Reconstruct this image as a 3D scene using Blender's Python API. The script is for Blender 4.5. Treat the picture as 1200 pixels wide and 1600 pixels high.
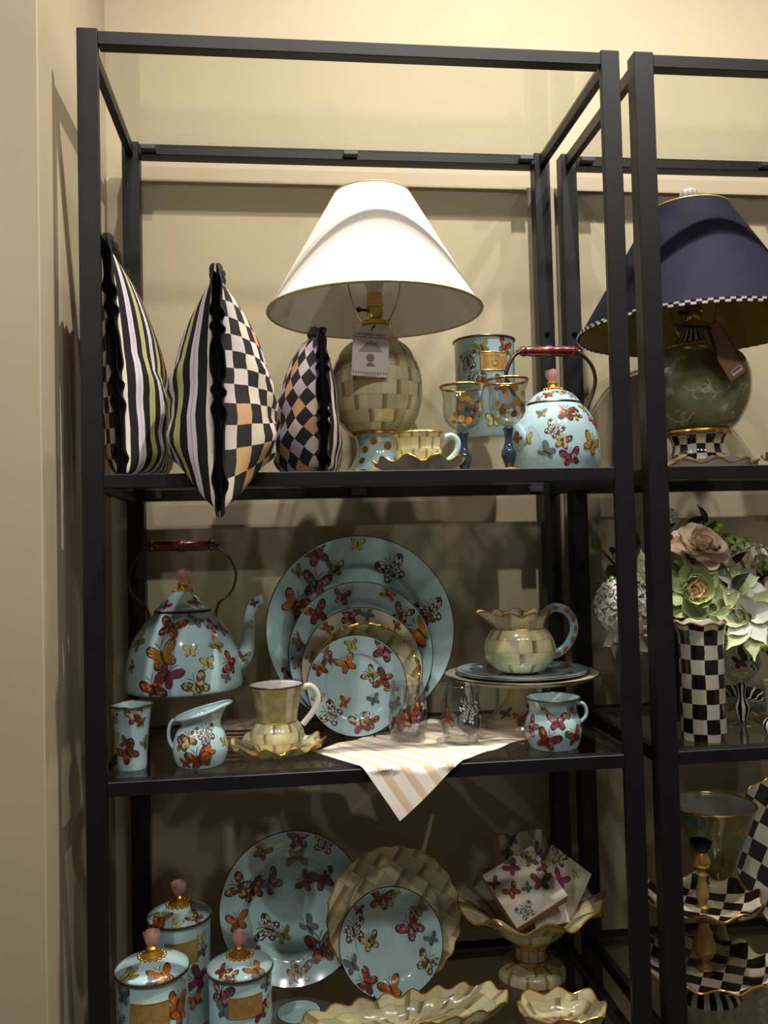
import bpy, bmesh, math, random
from mathutils import Vector, Matrix, Euler
S = bpy.context.scene
for o in list(bpy.data.objects): bpy.data.objects.remove(o)
C = S.collection
PI = math.pi; TAU = 2*PI
rad = math.radians; sin = math.sin; cos = math.cos

# ------------------------------------------------------------------ camera
cam = bpy.data.cameras.new('camera'); cam_o = bpy.data.objects.new('camera', cam); C.objects.link(cam_o)
cam.sensor_fit = 'VERTICAL'; cam.sensor_height = 32.0; cam.lens = 1361.03/1600*32.0
cam.clip_start = .02
_r = Vector((.99298, -.11572, -.02446)); _u = Vector((.02017, -.03810, .99907)); _f = Vector((.11654, .99255, .03549))
M_ = Matrix((_r, _u, -_f)).transposed().to_4x4(); M_.translation = Vector((.30995, -1.40462, 1.5))
cam_o.matrix_world = M_
S.camera = cam_o
# ------------------------------------------------------------------ light and exposure
S.view_settings.view_transform = 'Standard'; S.view_settings.look = 'None'
S.view_settings.gamma = 1; S.view_settings.use_curve_mapping = False
S.view_settings.exposure = 0.0
W = bpy.data.worlds.new('world'); S.world = W; W.use_nodes = True
W.node_tree.nodes['Background'].inputs[0].default_value = (1.0, .93, .84, 1)
W.node_tree.nodes['Background'].inputs[1].default_value = .105
def lamp(name, kind, loc, target, power, color, size=.04, cone=80, blend=.6):
    d = bpy.data.lights.new(name, kind); o = bpy.data.objects.new(name, d); C.objects.link(o)
    d.energy = power; d.color = color; o.location = loc
    o.rotation_euler = (Vector(target)-Vector(loc)).to_track_quat('-Z', 'Y').to_euler()
    if kind == 'SPOT': d.shadow_soft_size = size; d.spot_size = rad(cone); d.spot_blend = blend
    elif kind == 'AREA': d.shape = 'RECTANGLE'; d.size = size; d.size_y = size
    return o
WARM = (1.0, .95, .88)
lamp('ceiling_spot', 'SPOT', (.84, -.38, 3.45), (.80, .10, 1.6), 190, WARM, .016, 115, 1.0)
lamp('ceiling_spot', 'SPOT', (.28, -.46, 3.45), (.25, .10, 1.6), 70, WARM, .02, 110, 1.0)
lamp('ceiling_spot', 'SPOT', (1.62, -.40, 3.45), (1.6, .10, 1.6), 95, WARM, .03, 120, 1.0)
lamp('ceiling_spot', 'SPOT', (-.42, -.49, 3.45), (-.3, .0, 1.6), 30, WARM, .08, 110, 1.0)
lamp('ceiling_spot', 'SPOT', (-.75, -1.7, 3.45), (-.42, -.1, 1.35), 100, WARM, .03, 42, .8)  # unseen extra spot, added with a narrow cone to brighten the left wall's front
for _x in (.10, .75, 1.40): lamp('ceiling_spot', 'SPOT', (_x, -1.75, 3.42), (_x*.8+.1, .3, 1.6), 31, (1.0, .96, .90), .045, 90, 1.0)

# ------------------------------------------------------------------ materials
MAT = {}
def lin(h):
    h = h.lstrip('#'); o = []
    for i in (0, 2, 4):
        c = int(h[i:i+2], 16)/255; o.append(c/12.92 if c <= .04045 else ((c+.055)/1.055)**2.4)
    return (*o, 1.0)
def new(name):
    m = bpy.data.materials.new(name); m.use_nodes = True; MAT[name] = m
    t = m.node_tree; return m, t, t.nodes['Principled BSDF']
def nd(t, typ, ins=None, **kw):
    n = t.nodes.new(typ)
    for k, v in kw.items(): setattr(n, k, v)
    for k, v in (ins or {}).items():
        if hasattr(v, 'is_linked'): t.links.new(v, n.inputs[k])
        else: n.inputs[k].default_value = v
    return n
def mixc(t, fac, a, b):
    n = t.nodes.new('ShaderNodeMix'); n.data_type = 'RGBA'
    for i, v in ((0, fac), (6, a), (7, b)):
        if hasattr(v, 'is_linked'): t.links.new(v, n.inputs[i])
        else: n.inputs[i].default_value = v
    return n.outputs[2]
def mth(t, op, a, b=0.0):
    n = t.nodes.new('ShaderNodeMath'); n.operation = op
    for i, v in ((0, a), (1, b)):
        if hasattr(v, 'is_linked'): t.links.new(v, n.inputs[i])
        else: n.inputs[i].default_value = v
    return n.outputs[0]
def ramp(t, fac, stops, interp='CONSTANT'):
    n = nd(t, 'ShaderNodeValToRGB', {0: fac}); r = n.color_ramp; r.interpolation = interp
    while len(r.elements) > 1: r.elements.remove(r.elements[-1])
    r.elements[0].position = stops[0][0]; r.elements[0].color = stops[0][1]
    for p, c in stops[1:]:
        e = r.elements.new(p); e.color = c
    return n.outputs[0]
def setp(b, rough=.5, metal=0, coat=0, spec=.5):
    b.inputs['Roughness'].default_value = rough; b.inputs['Metallic'].default_value = metal
    b.inputs['Coat Weight'].default_value = coat; b.inputs['Coat Roughness'].default_value = .05
    b.inputs['Specular IOR Level'].default_value = spec
def bump(t, b, h, strength=.2, dist=.001):
    n = nd(t, 'ShaderNodeBump', {'Height': h, 'Strength': strength, 'Distance': dist}); t.links.new(n.outputs[0], b.inputs['Normal'])
def plain(name, hexc, rough=.5, metal=0, coat=0, spec=.5, var=.12, scale=40, bmp=0, hex2=None):
    m, t, b = new(name); setp(b, rough, metal, coat, spec)
    tc = nd(t, 'ShaderNodeTexCoord'); no = nd(t, 'ShaderNodeTexNoise', {'Vector': tc.outputs['Object'], 'Scale': scale, 'Detail': 3.0})
    c = lin(hexc); c2 = lin(hex2) if hex2 else tuple(x*(1-var) for x in c[:3])+(1,)
    col = mixc(t, ramp(t, no.outputs['Fac'], [(.35, (0,0,0,1)), (.65, (1,1,1,1))], 'LINEAR'), c, c2)
    t.links.new(col, b.inputs['Base Color'])
    if bmp: bump(t, b, no.outputs['Fac'], bmp)
    return m
def glassy(name, tint, ior=1.5, rough=.0, refl=1.0):
    m = bpy.data.materials.new(name); m.use_nodes = True; MAT[name] = m; t = m.node_tree
    t.nodes.remove(t.nodes['Principled BSDF']); out = t.nodes['Material Output']
    tr = nd(t, 'ShaderNodeBsdfTransparent', {'Color': (*tint, 1)}); gl = nd(t, 'ShaderNodeBsdfGlossy', {'Roughness': rough, 'Color': (refl, refl, refl, 1)})
    ge = nd(t, 'ShaderNodeNewGeometry'); io = mth(t, 'ADD', ior, mth(t, 'MULTIPLY', ge.outputs['Backfacing'], 1/ior-ior)); fr = nd(t, 'ShaderNodeFresnel', {'IOR': io}); mx = nd(t, 'ShaderNodeMixShader', {0: fr.outputs[0], 1: tr.outputs[0], 2: gl.outputs[0]})
    t.links.new(mx.outputs[0], out.inputs[0]); return m
def uvw(t, wob=.05, scale=1.0, ns=.8):
    uv = nd(t, 'ShaderNodeUVMap'); no = nd(t, 'ShaderNodeTexNoise', {'Vector': uv.outputs[0], 'Scale': ns, 'Detail': 2.0})
    a = nd(t, 'ShaderNodeVectorMath', {0: no.outputs['Color'], 1: (.5, .5, .5)}, operation='SUBTRACT')
    s = nd(t, 'ShaderNodeVectorMath', {0: a.outputs[0], 'Scale': wob*4}, operation='SCALE')
    r = nd(t, 'ShaderNodeVectorMath', {0: uv.outputs[0], 1: s.outputs[0]}, operation='ADD')
    if scale != 1.0:
        r = nd(t, 'ShaderNodeVectorMath', {0: r.outputs[0], 'Scale': scale}, operation='SCALE')
    sp = nd(t, 'ShaderNodeSeparateXYZ', {0: r.outputs[0]})
    cb = nd(t, 'ShaderNodeCombineXYZ', {0: sp.outputs[0], 1: sp.outputs[1], 2: .5})
    return cb.outputs[0], sp.outputs[0], sp.outputs[1]
def cellnoise(t, vec):
    fl = nd(t, 'ShaderNodeVectorMath', {0: vec}, operation='FLOOR')
    return nd(t, 'ShaderNodeTexWhiteNoise', {'Vector': fl.outputs[0]}, noise_dimensions='2D')
def check(name, dark, lights, wob=.04, rough=.15, coat=.6, dark2=None):
    m, t, b = new(name); setp(b, rough, 0, coat)
    vec, u, v = uvw(t, wob)
    ck = nd(t, 'ShaderNodeTexChecker', {'Vector': vec, 'Scale': 1.0})
    wn = cellnoise(t, vec); n = len(lights)
    li = ramp(t, wn.outputs[0], [(i/n, lin(h)) for i, h in enumerate(lights)])
    no = nd(t, 'ShaderNodeTexNoise', {'Vector': vec, 'Scale': 1.4, 'Detail': 4.0})
    dk = mixc(t, mth(t, 'MULTIPLY', no.outputs['Fac'], .4), lin(dark), lin(dark2 or dark))
    li2 = mixc(t, mth(t, 'MULTIPLY', no.outputs['Fac'], .25), li, lin('#8a7a66'))
    t.links.new(mixc(t, ck.outputs['Fac'], li2, dk), b.inputs['Base Color']); return m
def parchment(name, rough=.18, coat=.6):
    m, t, b = new(name); setp(b, rough, 0, coat)
    vec, u, v = uvw(t, .035)
    wn = cellnoise(t, vec)
    cs = ['#dfd2a2', '#d6c99a', '#c4b892', '#e2d7ae', '#ccc2a0', '#d8ca94', '#bab292']
    base = ramp(t, wn.outputs[0], [(i/7, lin(c)) for i, c in enumerate(cs)])
    sp = nd(t, 'ShaderNodeSeparateColor', {0: wn.outputs[1]})
    fu = mth(t, 'FRACT', u); fv = mth(t, 'FRACT', v)
    e1 = ramp(t, fu, [(0, (1,1,1,1)), (.22, (.85,.85,.85,1)), (.5, (0,0,0,1))], 'EASE')
    ckp = nd(t, 'ShaderNodeTexChecker', {'Vector': vec, 'Scale': 1.0}); on = mth(t, 'MAXIMUM', mth(t, 'MULTIPLY', ckp.outputs['Fac'], mth(t, 'GREATER_THAN', sp.outputs[1], .15)), mth(t, 'GREATER_THAN', sp.outputs[1], .8))
    k = mth(t, 'MULTIPLY', mth(t, 'MULTIPLY', e1, on), .95)
    l2 = ramp(t, fv, [(0, (.55,.55,.55,1)), (.09, (0,0,0,1))], 'LINEAR')
    l1 = ramp(t, fu, [(0, (.5,.5,.5,1)), (.06, (0,0,0,1))], 'LINEAR')
    f = mth(t, 'MINIMUM', mth(t, 'MAXIMUM', k, mth(t, 'MAXIMUM', l1, l2)), 1.0)
    am = mixc(t, sp.outputs[2], lin('#8a5c20'), lin('#756540'))
    no = nd(t, 'ShaderNodeTexNoise', {'Vector': vec, 'Scale': 2.5, 'Detail': 3.0})
    col = mixc(t, f, base, am)
    col = mixc(t, mth(t, 'MULTIPLY', no.outputs['Fac'], .25), col, lin('#a8b08c'))
    t.links.new(col, b.inputs['Base Color']); return m
def stripes(name, cols, rough=.7, duty=.5, dark='#0b090d', wob=.02, axis=0):
    m, t, b = new(name); setp(b, rough, 0, 0, .3)
    vec, u, v = uvw(t, wob, 1.0, .5); x = (u, v)[axis]
    wn = nd(t, 'ShaderNodeTexWhiteNoise', {'W': mth(t, 'FLOOR', x)}, noise_dimensions='1D')
    li = ramp(t, wn.outputs[0], [(i/len(cols), lin(h)) for i, h in enumerate(cols)])
    fr = mth(t, 'FRACT', x)
    li = mixc(t, ramp(t, fr, [(0, (0,0,0,1)), (duty*.42, (0,0,0,1)), (duty*.5, (1,1,1,1)), (duty*.58, (0,0,0,1))], 'LINEAR'), li, lin('#8f7f66'))
    dk = mth(t, 'GREATER_THAN', fr, duty)
    t.links.new(mixc(t, dk, li, lin(dark)), b.inputs['Base Color']); return m

plain('wall', '#a99b82', .75, spec=.25, var=.03, scale=6, bmp=.05)
plain('ceiling', '#d9d2c2', .85, var=.03)
plain('floor', '#6b5a48', .45, var=.2, scale=8)
plain('black_steel', '#131114', .45, 0, 0, .35, var=.35, scale=14, bmp=.04)
plain('clip_grey', '#4a4a55', .3, .3, 0)
plain('bolt', '#15151a', .25, .6)
glassy('shelf_glass', (.92, .94, .915), 1.52)
glassy('clear_glass', (.91, .92, .915), 1.78)
glassy('acrylic', (.95, .96, .95), 1.25)
def rose_mat():
    m = glassy('rose_glass', (.93, .83, .80), 1.5); t = m.node_tree; out = t.nodes['Material Output']; src = out.inputs[0].links[0].from_socket
    d = nd(t, 'ShaderNodeBsdfDiffuse', {'Color': lin('#e8bcb4')}); mx = nd(t, 'ShaderNodeMixShader', {0: .34, 1: src, 2: d.outputs[0]}); t.links.new(mx.outputs[0], out.inputs[0])
rose_mat()
plain('turquoise', '#b0cdd2', .12, 0, .8, .5, var=.10, scale=22)
plain('turquoise_trim', '#6f9c9c', .2, 0, .5)
plain('cream_enamel', '#d6c9ad', .15, 0, .7, var=.06)
plain('white_glaze', '#d9d4d2', .14, 0, .7, var=.05)
plain('grey_glaze', '#a39a98', .2, 0, .5, var=.1)
plain('gold', '#dba850', .24, .82, 0, var=.2)
plain('gold_dull', '#c29a58', .48, .55, 0, var=.25, scale=90)
plain('brass', '#c9b06a', .2, 1.0, 0, var=.2)
plain('bronze_rim', '#5e4c38', .3, .7, 0, var=.3)
plain('red_wood', '#6a1f14', .22, 0, .6, var=.45, scale=60)
plain('shade_white', '#efe9df', .85, spec=.1, var=.03, scale=200, bmp=.03)
plain('shade_trim', '#b9a878', .5, .3, var=.3, scale=300)
plain('shade_navy', '#0f0f24', .75, spec=.15, var=.12, scale=200, bmp=.03)
plain('shade_gold_lining', '#8a7420', .5, .25, var=.15, scale=10)
plain('trim_white', '#e6e2da', .5); plain('amber_paint', '#a8682c', .25, 0, .5); plain('trim_black', '#0c0b10', .5)
plain('ruffle_black', '#0a090d', .55, spec=.35, var=.3)
plain('card_white', '#d8cfc8', .7, var=.03); plain('ink', '#1c1a1c', .7); plain('print_grey', '#a39c8c', .7); plain('print_grey2', '#8d8672', .7, var=.3, scale=300)
plain('kraft', '#8c6844', .8, var=.08)
plain('paper_pink', '#b98a68', .8, var=.2, scale=120); plain('paper_white', '#cfc6b6', .75, var=.08)
plain('black_plastic', '#0c0c0e', .3)
plain('wing_dark', '#2a2220', .4, 0, .4)
plain('petal_white', '#f2f2e6', .6, var=.1); plain('petal_green', '#d2e0a0', .6, var=.25, hex2='#f0f2d4', scale=30)
plain('petal_peach', '#fad9b8', .6, hex2='#f8ecde', scale=30); plain('petal_lime', '#b4c678', .6, hex2='#d8e0b0', scale=25)
plain('petal_pale', '#e6e0d0', .6, hex2='#eadac0', scale=25)
plain('leaf_dark', '#22341e', .45, var=.4); plain('leaf_mid', '#4a6230', .5, var=.3); plain('berry', '#8aa82e', .3, 0, .4)
plain('stem_green', '#3c4a26', .6); plain('stamen', '#5c5228', .8, var=.5, scale=400)
plain('napkin_fold', '#b09c84', .85, hex2='#7c6a58', scale=60)
WH = ['#d8cdb8', '#cfc6bb', '#d9d3c6', '#c9b998', '#d6cfc4', '#cfc9a6']
check('courtly', '#120c0b', WH, .04, .14, .6, '#33231f')
check('courtly_cloth', '#0d0a0c', ['#d9cdb8', '#cbbfb4', '#d8d0c4', '#c49a68', '#d4c8c4', '#cfc6a8'], .05, .75, 0, '#2a1d18')
check('courtly_cloth_lilac', '#0d0a10', ['#cdbfb4', '#b6a8bc', '#d0c4c0', '#c09068', '#bdb2bc', '#a99cb4'], .04, .75, 0, '#16131c')
check('micro_check', '#0a0a0c', ['#d8d4cc', '#d0ccc4'], 0, .3, .3)
parchment('parchment')
stripes('cloth_stripes', ['#d8ccb8', '#c4bac4', '#a9a66c', '#cfc4b4', '#c9a27a', '#b9b0a8'], .75, .5)
stripes('cloth_stripes_h', ['#d0b9a4', '#c4b4a4', '#d4c8bc', '#b8907c'], .75, .5, axis=1)
stripes('stripe_glaze', ['#d4d0c8', '#cfc6b4', '#d8d6d0'], .15, .45, '#0c0b0e', .03)
stripes('stripe_dark', ['#d4d0c8', '#cfc6b4'], .15, .22, '#0c0b0e', .12)
def napkin_mat():
    m, t, b = new('napkin_cloth'); setp(b, .9, 0, 0, .2)
    vec, u, v = uvw(t, .02, 1.0, .6)
    fr = mth(t, 'FRACT', u)
    f = ramp(t, fr, [(0, (0,0,0,1)), (.5, (0,0,0,1)), (.56, (1,1,1,1)), (.9, (.75,.75,.75,1)), (.97, (0,0,0,1))], 'LINEAR')
    t.links.new(mixc(t, f, lin('#f0e8dc'), lin('#dcc09a')), b.inputs['Base Color'])
napkin_mat()
def marble(name, a, bb, c, vein):
    m, t, b = new(name); setp(b, .18, 0, .6)
    tc = nd(t, 'ShaderNodeTexCoord')
    n1 = nd(t, 'ShaderNodeTexNoise', {'Vector': tc.outputs['Object'], 'Scale': 14.0, 'Detail': 5.0, 'Distortion': .8})
    base = ramp(t, n1.outputs['Fac'], [(.3, lin(a)), (.5, lin(bb)), (.68, lin(c))], 'LINEAR')
    n2 = nd(t, 'ShaderNodeTexNoise', {'Vector': tc.outputs['Object'], 'Scale': 16.0, 'Detail': 4.0})
    ds = nd(t, 'ShaderNodeVectorMath', {0: n2.outputs['Color'], 'Scale': .06}, operation='SCALE')
    ad = nd(t, 'ShaderNodeVectorMath', {0: tc.outputs['Object'], 1: ds.outputs[0]}, operation='ADD')
    vo = nd(t, 'ShaderNodeTexVoronoi', {'Vector': ad.outputs[0], 'Scale': 17.0}, feature='DISTANCE_TO_EDGE')
    ve = ramp(t, vo.outputs['Distance'], [(0, (1,1,1,1)), (.035, (0,0,0,1))], 'LINEAR')
    n3 = nd(t, 'ShaderNodeTexNoise', {'Vector': tc.outputs['Object'], 'Scale': 26.0})
    k = mth(t, 'MULTIPLY', ve, ramp(t, n3.outputs['Fac'], [(.5, (0,0,0,1)), (.62, (.8,.8,.8,1))], 'LINEAR'))
    t.links.new(mixc(t, k, base, lin(vein)), b.inputs['Base Color'])
plain('khaki_streak', '#b6a874', .18, 0, .6, hex2='#8f8558', scale=55)
plain('stem_blue', '#3a5660', .1, .35, .8, hex2='#3e3e62', scale=40)
parchment('parchment_long')
marble('green_marble', '#565026', '#767346', '#929a78', '#d0ccb0')
marble('vase_swirl', '#6a4a22', '#7a7440', '#3c7060', '#a8a070')
def wing(name, kind, cols):
    m, t, b = new('wing_'+name); setp(b, .25, 0, .5)
    uv = nd(t, 'ShaderNodeUVMap'); sp = nd(t, 'ShaderNodeSeparateXYZ', {0: uv.outputs[0]}); u, v = sp.outputs[0], sp.outputs[1]
    if kind == 'check':
        cb = nd(t, 'ShaderNodeCombineXYZ', {0: mth(t, 'MULTIPLY', u, 6.0), 1: mth(t, 'MULTIPLY', v, 4.6), 2: .5})
        ck = nd(t, 'ShaderNodeTexChecker', {'Vector': cb.outputs[0], 'Scale': 1.0}); col = mixc(t, ck.outputs['Fac'], lin(cols[0]), lin(cols[1]))
    elif kind == 'rays':
        f = mth(t, 'LESS_THAN', mth(t, 'FRACT', mth(t, 'MULTIPLY', u, 7.0)), .36); col = mixc(t, f, lin(cols[0]), lin(cols[1]))
    elif kind == 'bands':
        f = mth(t, 'LESS_THAN', mth(t, 'FRACT', mth(t, 'ADD', mth(t, 'MULTIPLY', v, 5.0), u)), .38); col = mixc(t, f, lin(cols[0]), lin(cols[1]))
    else:
        tc = nd(t, 'ShaderNodeTexCoord')
        vo = nd(t, 'ShaderNodeTexVoronoi', {'Vector': tc.outputs['Object'], 'Scale': {'spots': 190.0, 'soft': 90.0}[kind]})
        se = nd(t, 'ShaderNodeSeparateColor', {0: vo.outputs['Color']})
        n = len(cols); col = ramp(t, se.outputs[0], [(i/n, lin(c)) for i, c in enumerate(cols)])
    t.links.new(col, b.inputs['Base Color'])
wing('chk', 'check', ['#c8c4bc', '#14100f'])
wing('orgs', 'rays', ['#c88a3e', '#4a2c14'])
wing('org', 'soft', ['#b0622a', '#c07a34', '#a4561f', '#8a4a1e'])
wing('band', 'bands', ['#c09a4a', '#4c3418'])
wing('red', 'spots', ['#7c2c22', '#9c4c2a', '#54342a', '#a87c3c', '#742428', '#4c4a34', '#8c2c22'])
wing('flo', 'spots', ['#a8a068', '#8c382c', '#443c30', '#ac9044', '#644050', '#b8ae90', '#4e5a38'])
wing('pnk', 'spots', ['#7e3c4a', '#8c4c58', '#6c2c38', '#a88488', '#5c2c34'])
wing('pur', 'soft', ['#6c2a48', '#7c3450', '#5c2440'])
wing('yel', 'soft', ['#b8a85c', '#c8b870', '#a09048'])
wing('gry', 'soft', ['#58686a', '#64706c', '#4c5c60'])
wing('olv', 'soft', ['#75704a', '#88804e', '#6a6444'])

# ------------------------------------------------------------------ mesh helpers
class MB:
    def __init__(s): s.v = []; s.f = []; s.m = []; s.uv = []
    def p(s, x): s.v.append(tuple(x)); return len(s.v)-1
    def face(s, ids, m, uv=None): s.f.append(tuple(ids)); s.m.append(m); s.uv.append(uv)
    def grid(s, rows, m, uv=None, close=False):
        idx = [[s.p(q) for q in r] for r in rows]; n = len(rows[0])
        for i in range(len(rows)-1):
            for j in range(n if close else n-1):
                k = (j+1) % n
                u = [uv(i, j), uv(i, j+1), uv(i+1, j+1), uv(i+1, j)] if uv else None
                s.face((idx[i][j], idx[i][k], idx[i+1][k], idx[i+1][j]), m(i, j) if callable(m) else m, u)
        return idx
    def lathe(s, prof, m, n=48, mod=None, nu=12, cell=.02, c=(0,0,0), planar=None):
        L = [0.0]; mm = []; cur = m
        for i in range(len(prof)):
            if len(prof[i]) > 2: cur = prof[i][2]
            mm.append(cur)
            if i: L.append(L[-1]+math.hypot(prof[i][0]-prof[i-1][0], prof[i][1]-prof[i-1][1]))
        rows = []
        for i, q in enumerate(prof):
            row = []
            for j in range(n):
                th = TAU*j/n; r, z = max(q[0], 1e-4), q[1]
                if mod: r, z = mod(L[i]/L[-1], th, r, z)
                row.append((c[0]+r*cos(th), c[1]+r*sin(th), c[2]+z))
            rows.append(row)
        if planar:
            uv = lambda i, j: ((rows[i][j % n][0]*cos(.6)-rows[i][j % n][1]*sin(.6))/planar, (rows[i][j % n][0]*sin(.6)+rows[i][j % n][1]*cos(.6))/planar)
        else: uv = lambda i, j: (nu*j/n, L[i]/cell)
        s.grid(rows, lambda i, j: mm[i], uv, True)
        return s
    def tube(s, path, r, m, n=8, closed=False, uvl=.02, flat=1.0):
        P = [Vector(q) for q in path]; N = len(P); rs = r if isinstance(r, (list, tuple)) else [r]*N
        T = []
        for i in range(N):
            a = P[(i-1) % N] if (closed or i) else P[0]; b = P[(i+1) % N] if (closed or i < N-1) else P[-1]
            T.append((b-a).normalized())
        up = Vector((0, 0, 1)) if abs(T[0].z) < .9 else Vector((0, 1, 0))
        X = T[0].cross(up).normalized(); rows = []; l = 0
        for i in range(N):
            X = (X - T[i]*X.dot(T[i])).normalized(); Y = T[i].cross(X)
            rows.append([P[i]+X*rs[i]*cos(-TAU*k/n)*flat+Y*rs[i]*sin(-TAU*k/n) for k in range(n)])
        if closed: rows.append(rows[0])
        idx = s.grid(rows, m, lambda i, j: (j*4/n, i*.4), True)
        if not closed:
            s.face(idx[0][::1], m, None); s.face(idx[-1][::-1], m, None)
        return s
    def ring(s, R, r, z, m, n=48, k=6, wave=None, c=(0,0)):
        pts = []
        for j in range(n):
            th = TAU*j/n; rr, zz = (R, z) if not wave else wave(th)
            pts.append((c[0]+rr*cos(th), c[1]+rr*sin(th), zz))
        return s.tube(pts, r, m, k, True)
    def box(s, c, d, m, bev=.001, M=None, mats=None):
        bm = bmesh.new(); bmesh.ops.create_cube(bm, size=1.0)
        for v in bm.verts: v.co = Vector((v.co.x*d[0], v.co.y*d[1], v.co.z*d[2]))
        if bev: bmesh.ops.bevel(bm, geom=list(bm.edges), offset=bev, segments=1, affect='EDGES')
        base = len(s.v)
        for v in bm.verts:
            q = v.co.copy()
            q = (M @ q) if M else q + Vector(c)
            s.p(q)
        bm.verts.index_update()
        for f in bm.faces:
            nrm = f.normal; mm = m
            if mats and abs(nrm.z) > .9: mm = mats
            s.face([base+v.index for v in f.verts], mm, [((v.co.x)/.02, (v.co.y)/.02) for v in f.verts])
        bm.free(); return s
    def ball(s, c, r, m, n=12, sc=(1,1,1)):
        pr = [(r*sin(PI*i/8), -r*cos(PI*i/8)) for i in range(9)]
        rows = [[(c[0]+sc[0]*max(q[0],1e-5)*cos(TAU*j/n), c[1]+sc[1]*max(q[0],1e-5)*sin(TAU*j/n), c[2]+sc[2]*q[1]) for j in range(n)] for q in pr]
        s.grid(rows, m, None, True); return s
    def fly(s, surf, size, rot, style, sx=(1, 1)):
        size *= 1.1
        T = [(-84,.3),(-70,.5),(-56,.72),(-42,.8),(-28,.76),(-14,.58),(-3,.44),(6,.58),(16,.86),(27,1.05),(38,1.12),(50,.95),(62,.6),(76,.3)]
        cr, sr = cos(rad(rot)), sin(rad(rot)); off = .0007
        def at(x, y, o=off):
            x, y = x*size, y*size
            P, N = surf(x*cr-y*sr, x*sr+y*cr); return P+N*o
        rings = (.05, .35, .65, .88, 1.0)
        for sg, k in ((1, sx[0]), (-1, sx[1])):
            if k == 0: continue
            rows = [[at(sg*k*.88*r*q*cos(rad(a)), r*q*sin(rad(a))*1.02) for a, r in (T if sg > 0 else T[::-1])] for q in rings[::-1]]
            TT = T if sg > 0 else T[::-1]; rr = rings[::-1]
            dk = style in ('gry', 'olv', 'pur')
            s.grid(rows, lambda i, j: ('wing_'+style if (i or dk) else 'wing_dark'), lambda i, j: (TT[j][0]/90+1, rr[i]))
        body = [(.0,-.5),(.05,-.2),(.06,.1),(.045,.28),(.0,.36),(-.045,.28),(-.06,.1),(-.05,-.2)]
        s.face([s.p(at(x, y, off*1.5)) for x, y in body], 'wing_dark')
        for sg in (1, -1):
            q = [(0,.34),(sg*.10,.6),(sg*.24,.80),(sg*.22,.82),(sg*.07,.62),(0,.38)]
            ids = [s.p(at(x, y, off*1.5)) for x, y in q]
            if sg < 0: ids = ids[::-1]
            s.face((ids[0], ids[1], ids[4], ids[5]) if sg > 0 else (ids[0], ids[1], ids[4], ids[5]), 'wing_dark'); s.face((ids[1], ids[2], ids[3], ids[4]), 'wing_dark')
def obj(name, mb, parent=None, smooth=True, ang=42):
    me = bpy.data.meshes.new(name); me.from_pydata(mb.v, [], mb.f)
    names = list(dict.fromkeys(mb.m)); ix = {k: i for i, k in enumerate(names)}
    for k in names: me.materials.append(MAT[k])
    me.polygons.foreach_set('material_index', [ix[k] for k in mb.m])
    uvl = me.uv_layers.new(name='UVMap'); flat = []
    for f, u in zip(mb.f, mb.uv):
        for k in range(len(f)): flat.extend(u[k] if u else (0.0, 0.0))
    uvl.data.foreach_set('uv', flat)
    if smooth:
        me.polygons.foreach_set('use_smooth', [True]*len(me.polygons))
        me.set_sharp_from_angle(angle=rad(ang))
    me.validate(); me.update()
    o = bpy.data.objects.new(name, me); C.objects.link(o)
    if parent: o.parent = parent
    return o
def tag(o, label, cat, group=None):
    o['label'] = label; o['category'] = cat
    if group: o['group'] = group
    return o
def thing(name, label, cat, loc, rot=(0, 0, 0), group=None):
    o = bpy.data.objects.new(name, None); C.objects.link(o); o.location = loc; o.rotation_euler = rot
    o.empty_display_size = .02
    return tag(o, label, cat, group)
def struct(name, mb):
    o = obj(name, mb, None, False); o['kind'] = 'structure'; return o
def copy_tree(o, loc, label, rotz=None):
    r = o.copy(); C.objects.link(r); r.location = loc; r['label'] = label
    if rotz is not None: r.rotation_euler = (0, 0, rotz)
    for ch in list(o.children):
        c = ch.copy(); C.objects.link(c); c.parent = r
        for g in ch.children:
            d = g.copy(); C.objects.link(d); d.parent = c
    return r
def sm(pts, k=4):
    out = []
    for i in range(len(pts)-1):
        p0, p1, p2, p3 = pts[max(i-1, 0)], pts[i], pts[i+1], pts[min(i+2, len(pts)-1)]
        for a in range(k):
            t = a/k
            q = [.5*((2*p1[d])+(-p0[d]+p2[d])*t+(2*p0[d]-5*p1[d]+4*p2[d]-p3[d])*t*t+(-p0[d]+3*p1[d]-3*p2[d]+p3[d])*t**3) for d in range(len(p1))]
            out.append(tuple(q))
    out.append(tuple(pts[-1])); return out
def S_lathe(op, x0, z0):
    L = [0]
    for i in range(1, len(op)): L.append(L[-1]+math.hypot(op[i][0]-op[i-1][0], op[i][1]-op[i-1][1]))
    def at(sv):
        sv = min(max(sv, 0), L[-1]-1e-9)
        for i in range(1, len(op)):
            if sv <= L[i]:
                t = (sv-L[i-1])/max(L[i]-L[i-1], 1e-9); d = max(L[i]-L[i-1], 1e-9)
                return op[i-1][0]+t*(op[i][0]-op[i-1][0]), op[i-1][1]+t*(op[i][1]-op[i-1][1]), (op[i][0]-op[i-1][0])/d, (op[i][1]-op[i-1][1])/d
        return op[-1][0], op[-1][1], 0, 1
    s0 = 0; r0 = op[0][0]
    for i in range(1, len(op)):
        a, b = op[i-1][1], op[i][1]
        if min(a, b) <= z0 <= max(a, b) and a != b:
            t = (z0-a)/(b-a); s0 = L[i-1]+t*(L[i]-L[i-1]); r0 = op[i-1][0]+t*(op[i][0]-op[i-1][0]); break
    a0 = math.asin(max(-1, min(1, x0/r0)))-PI/2
    def f(dx, dy):
        r, z, dr, dz = at(s0+dy); th = a0+dx/max(r, .004)
        return Vector((r*cos(th), r*sin(th), z)), Vector((dz*cos(th), dz*sin(th), -dr))
    return f
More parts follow.
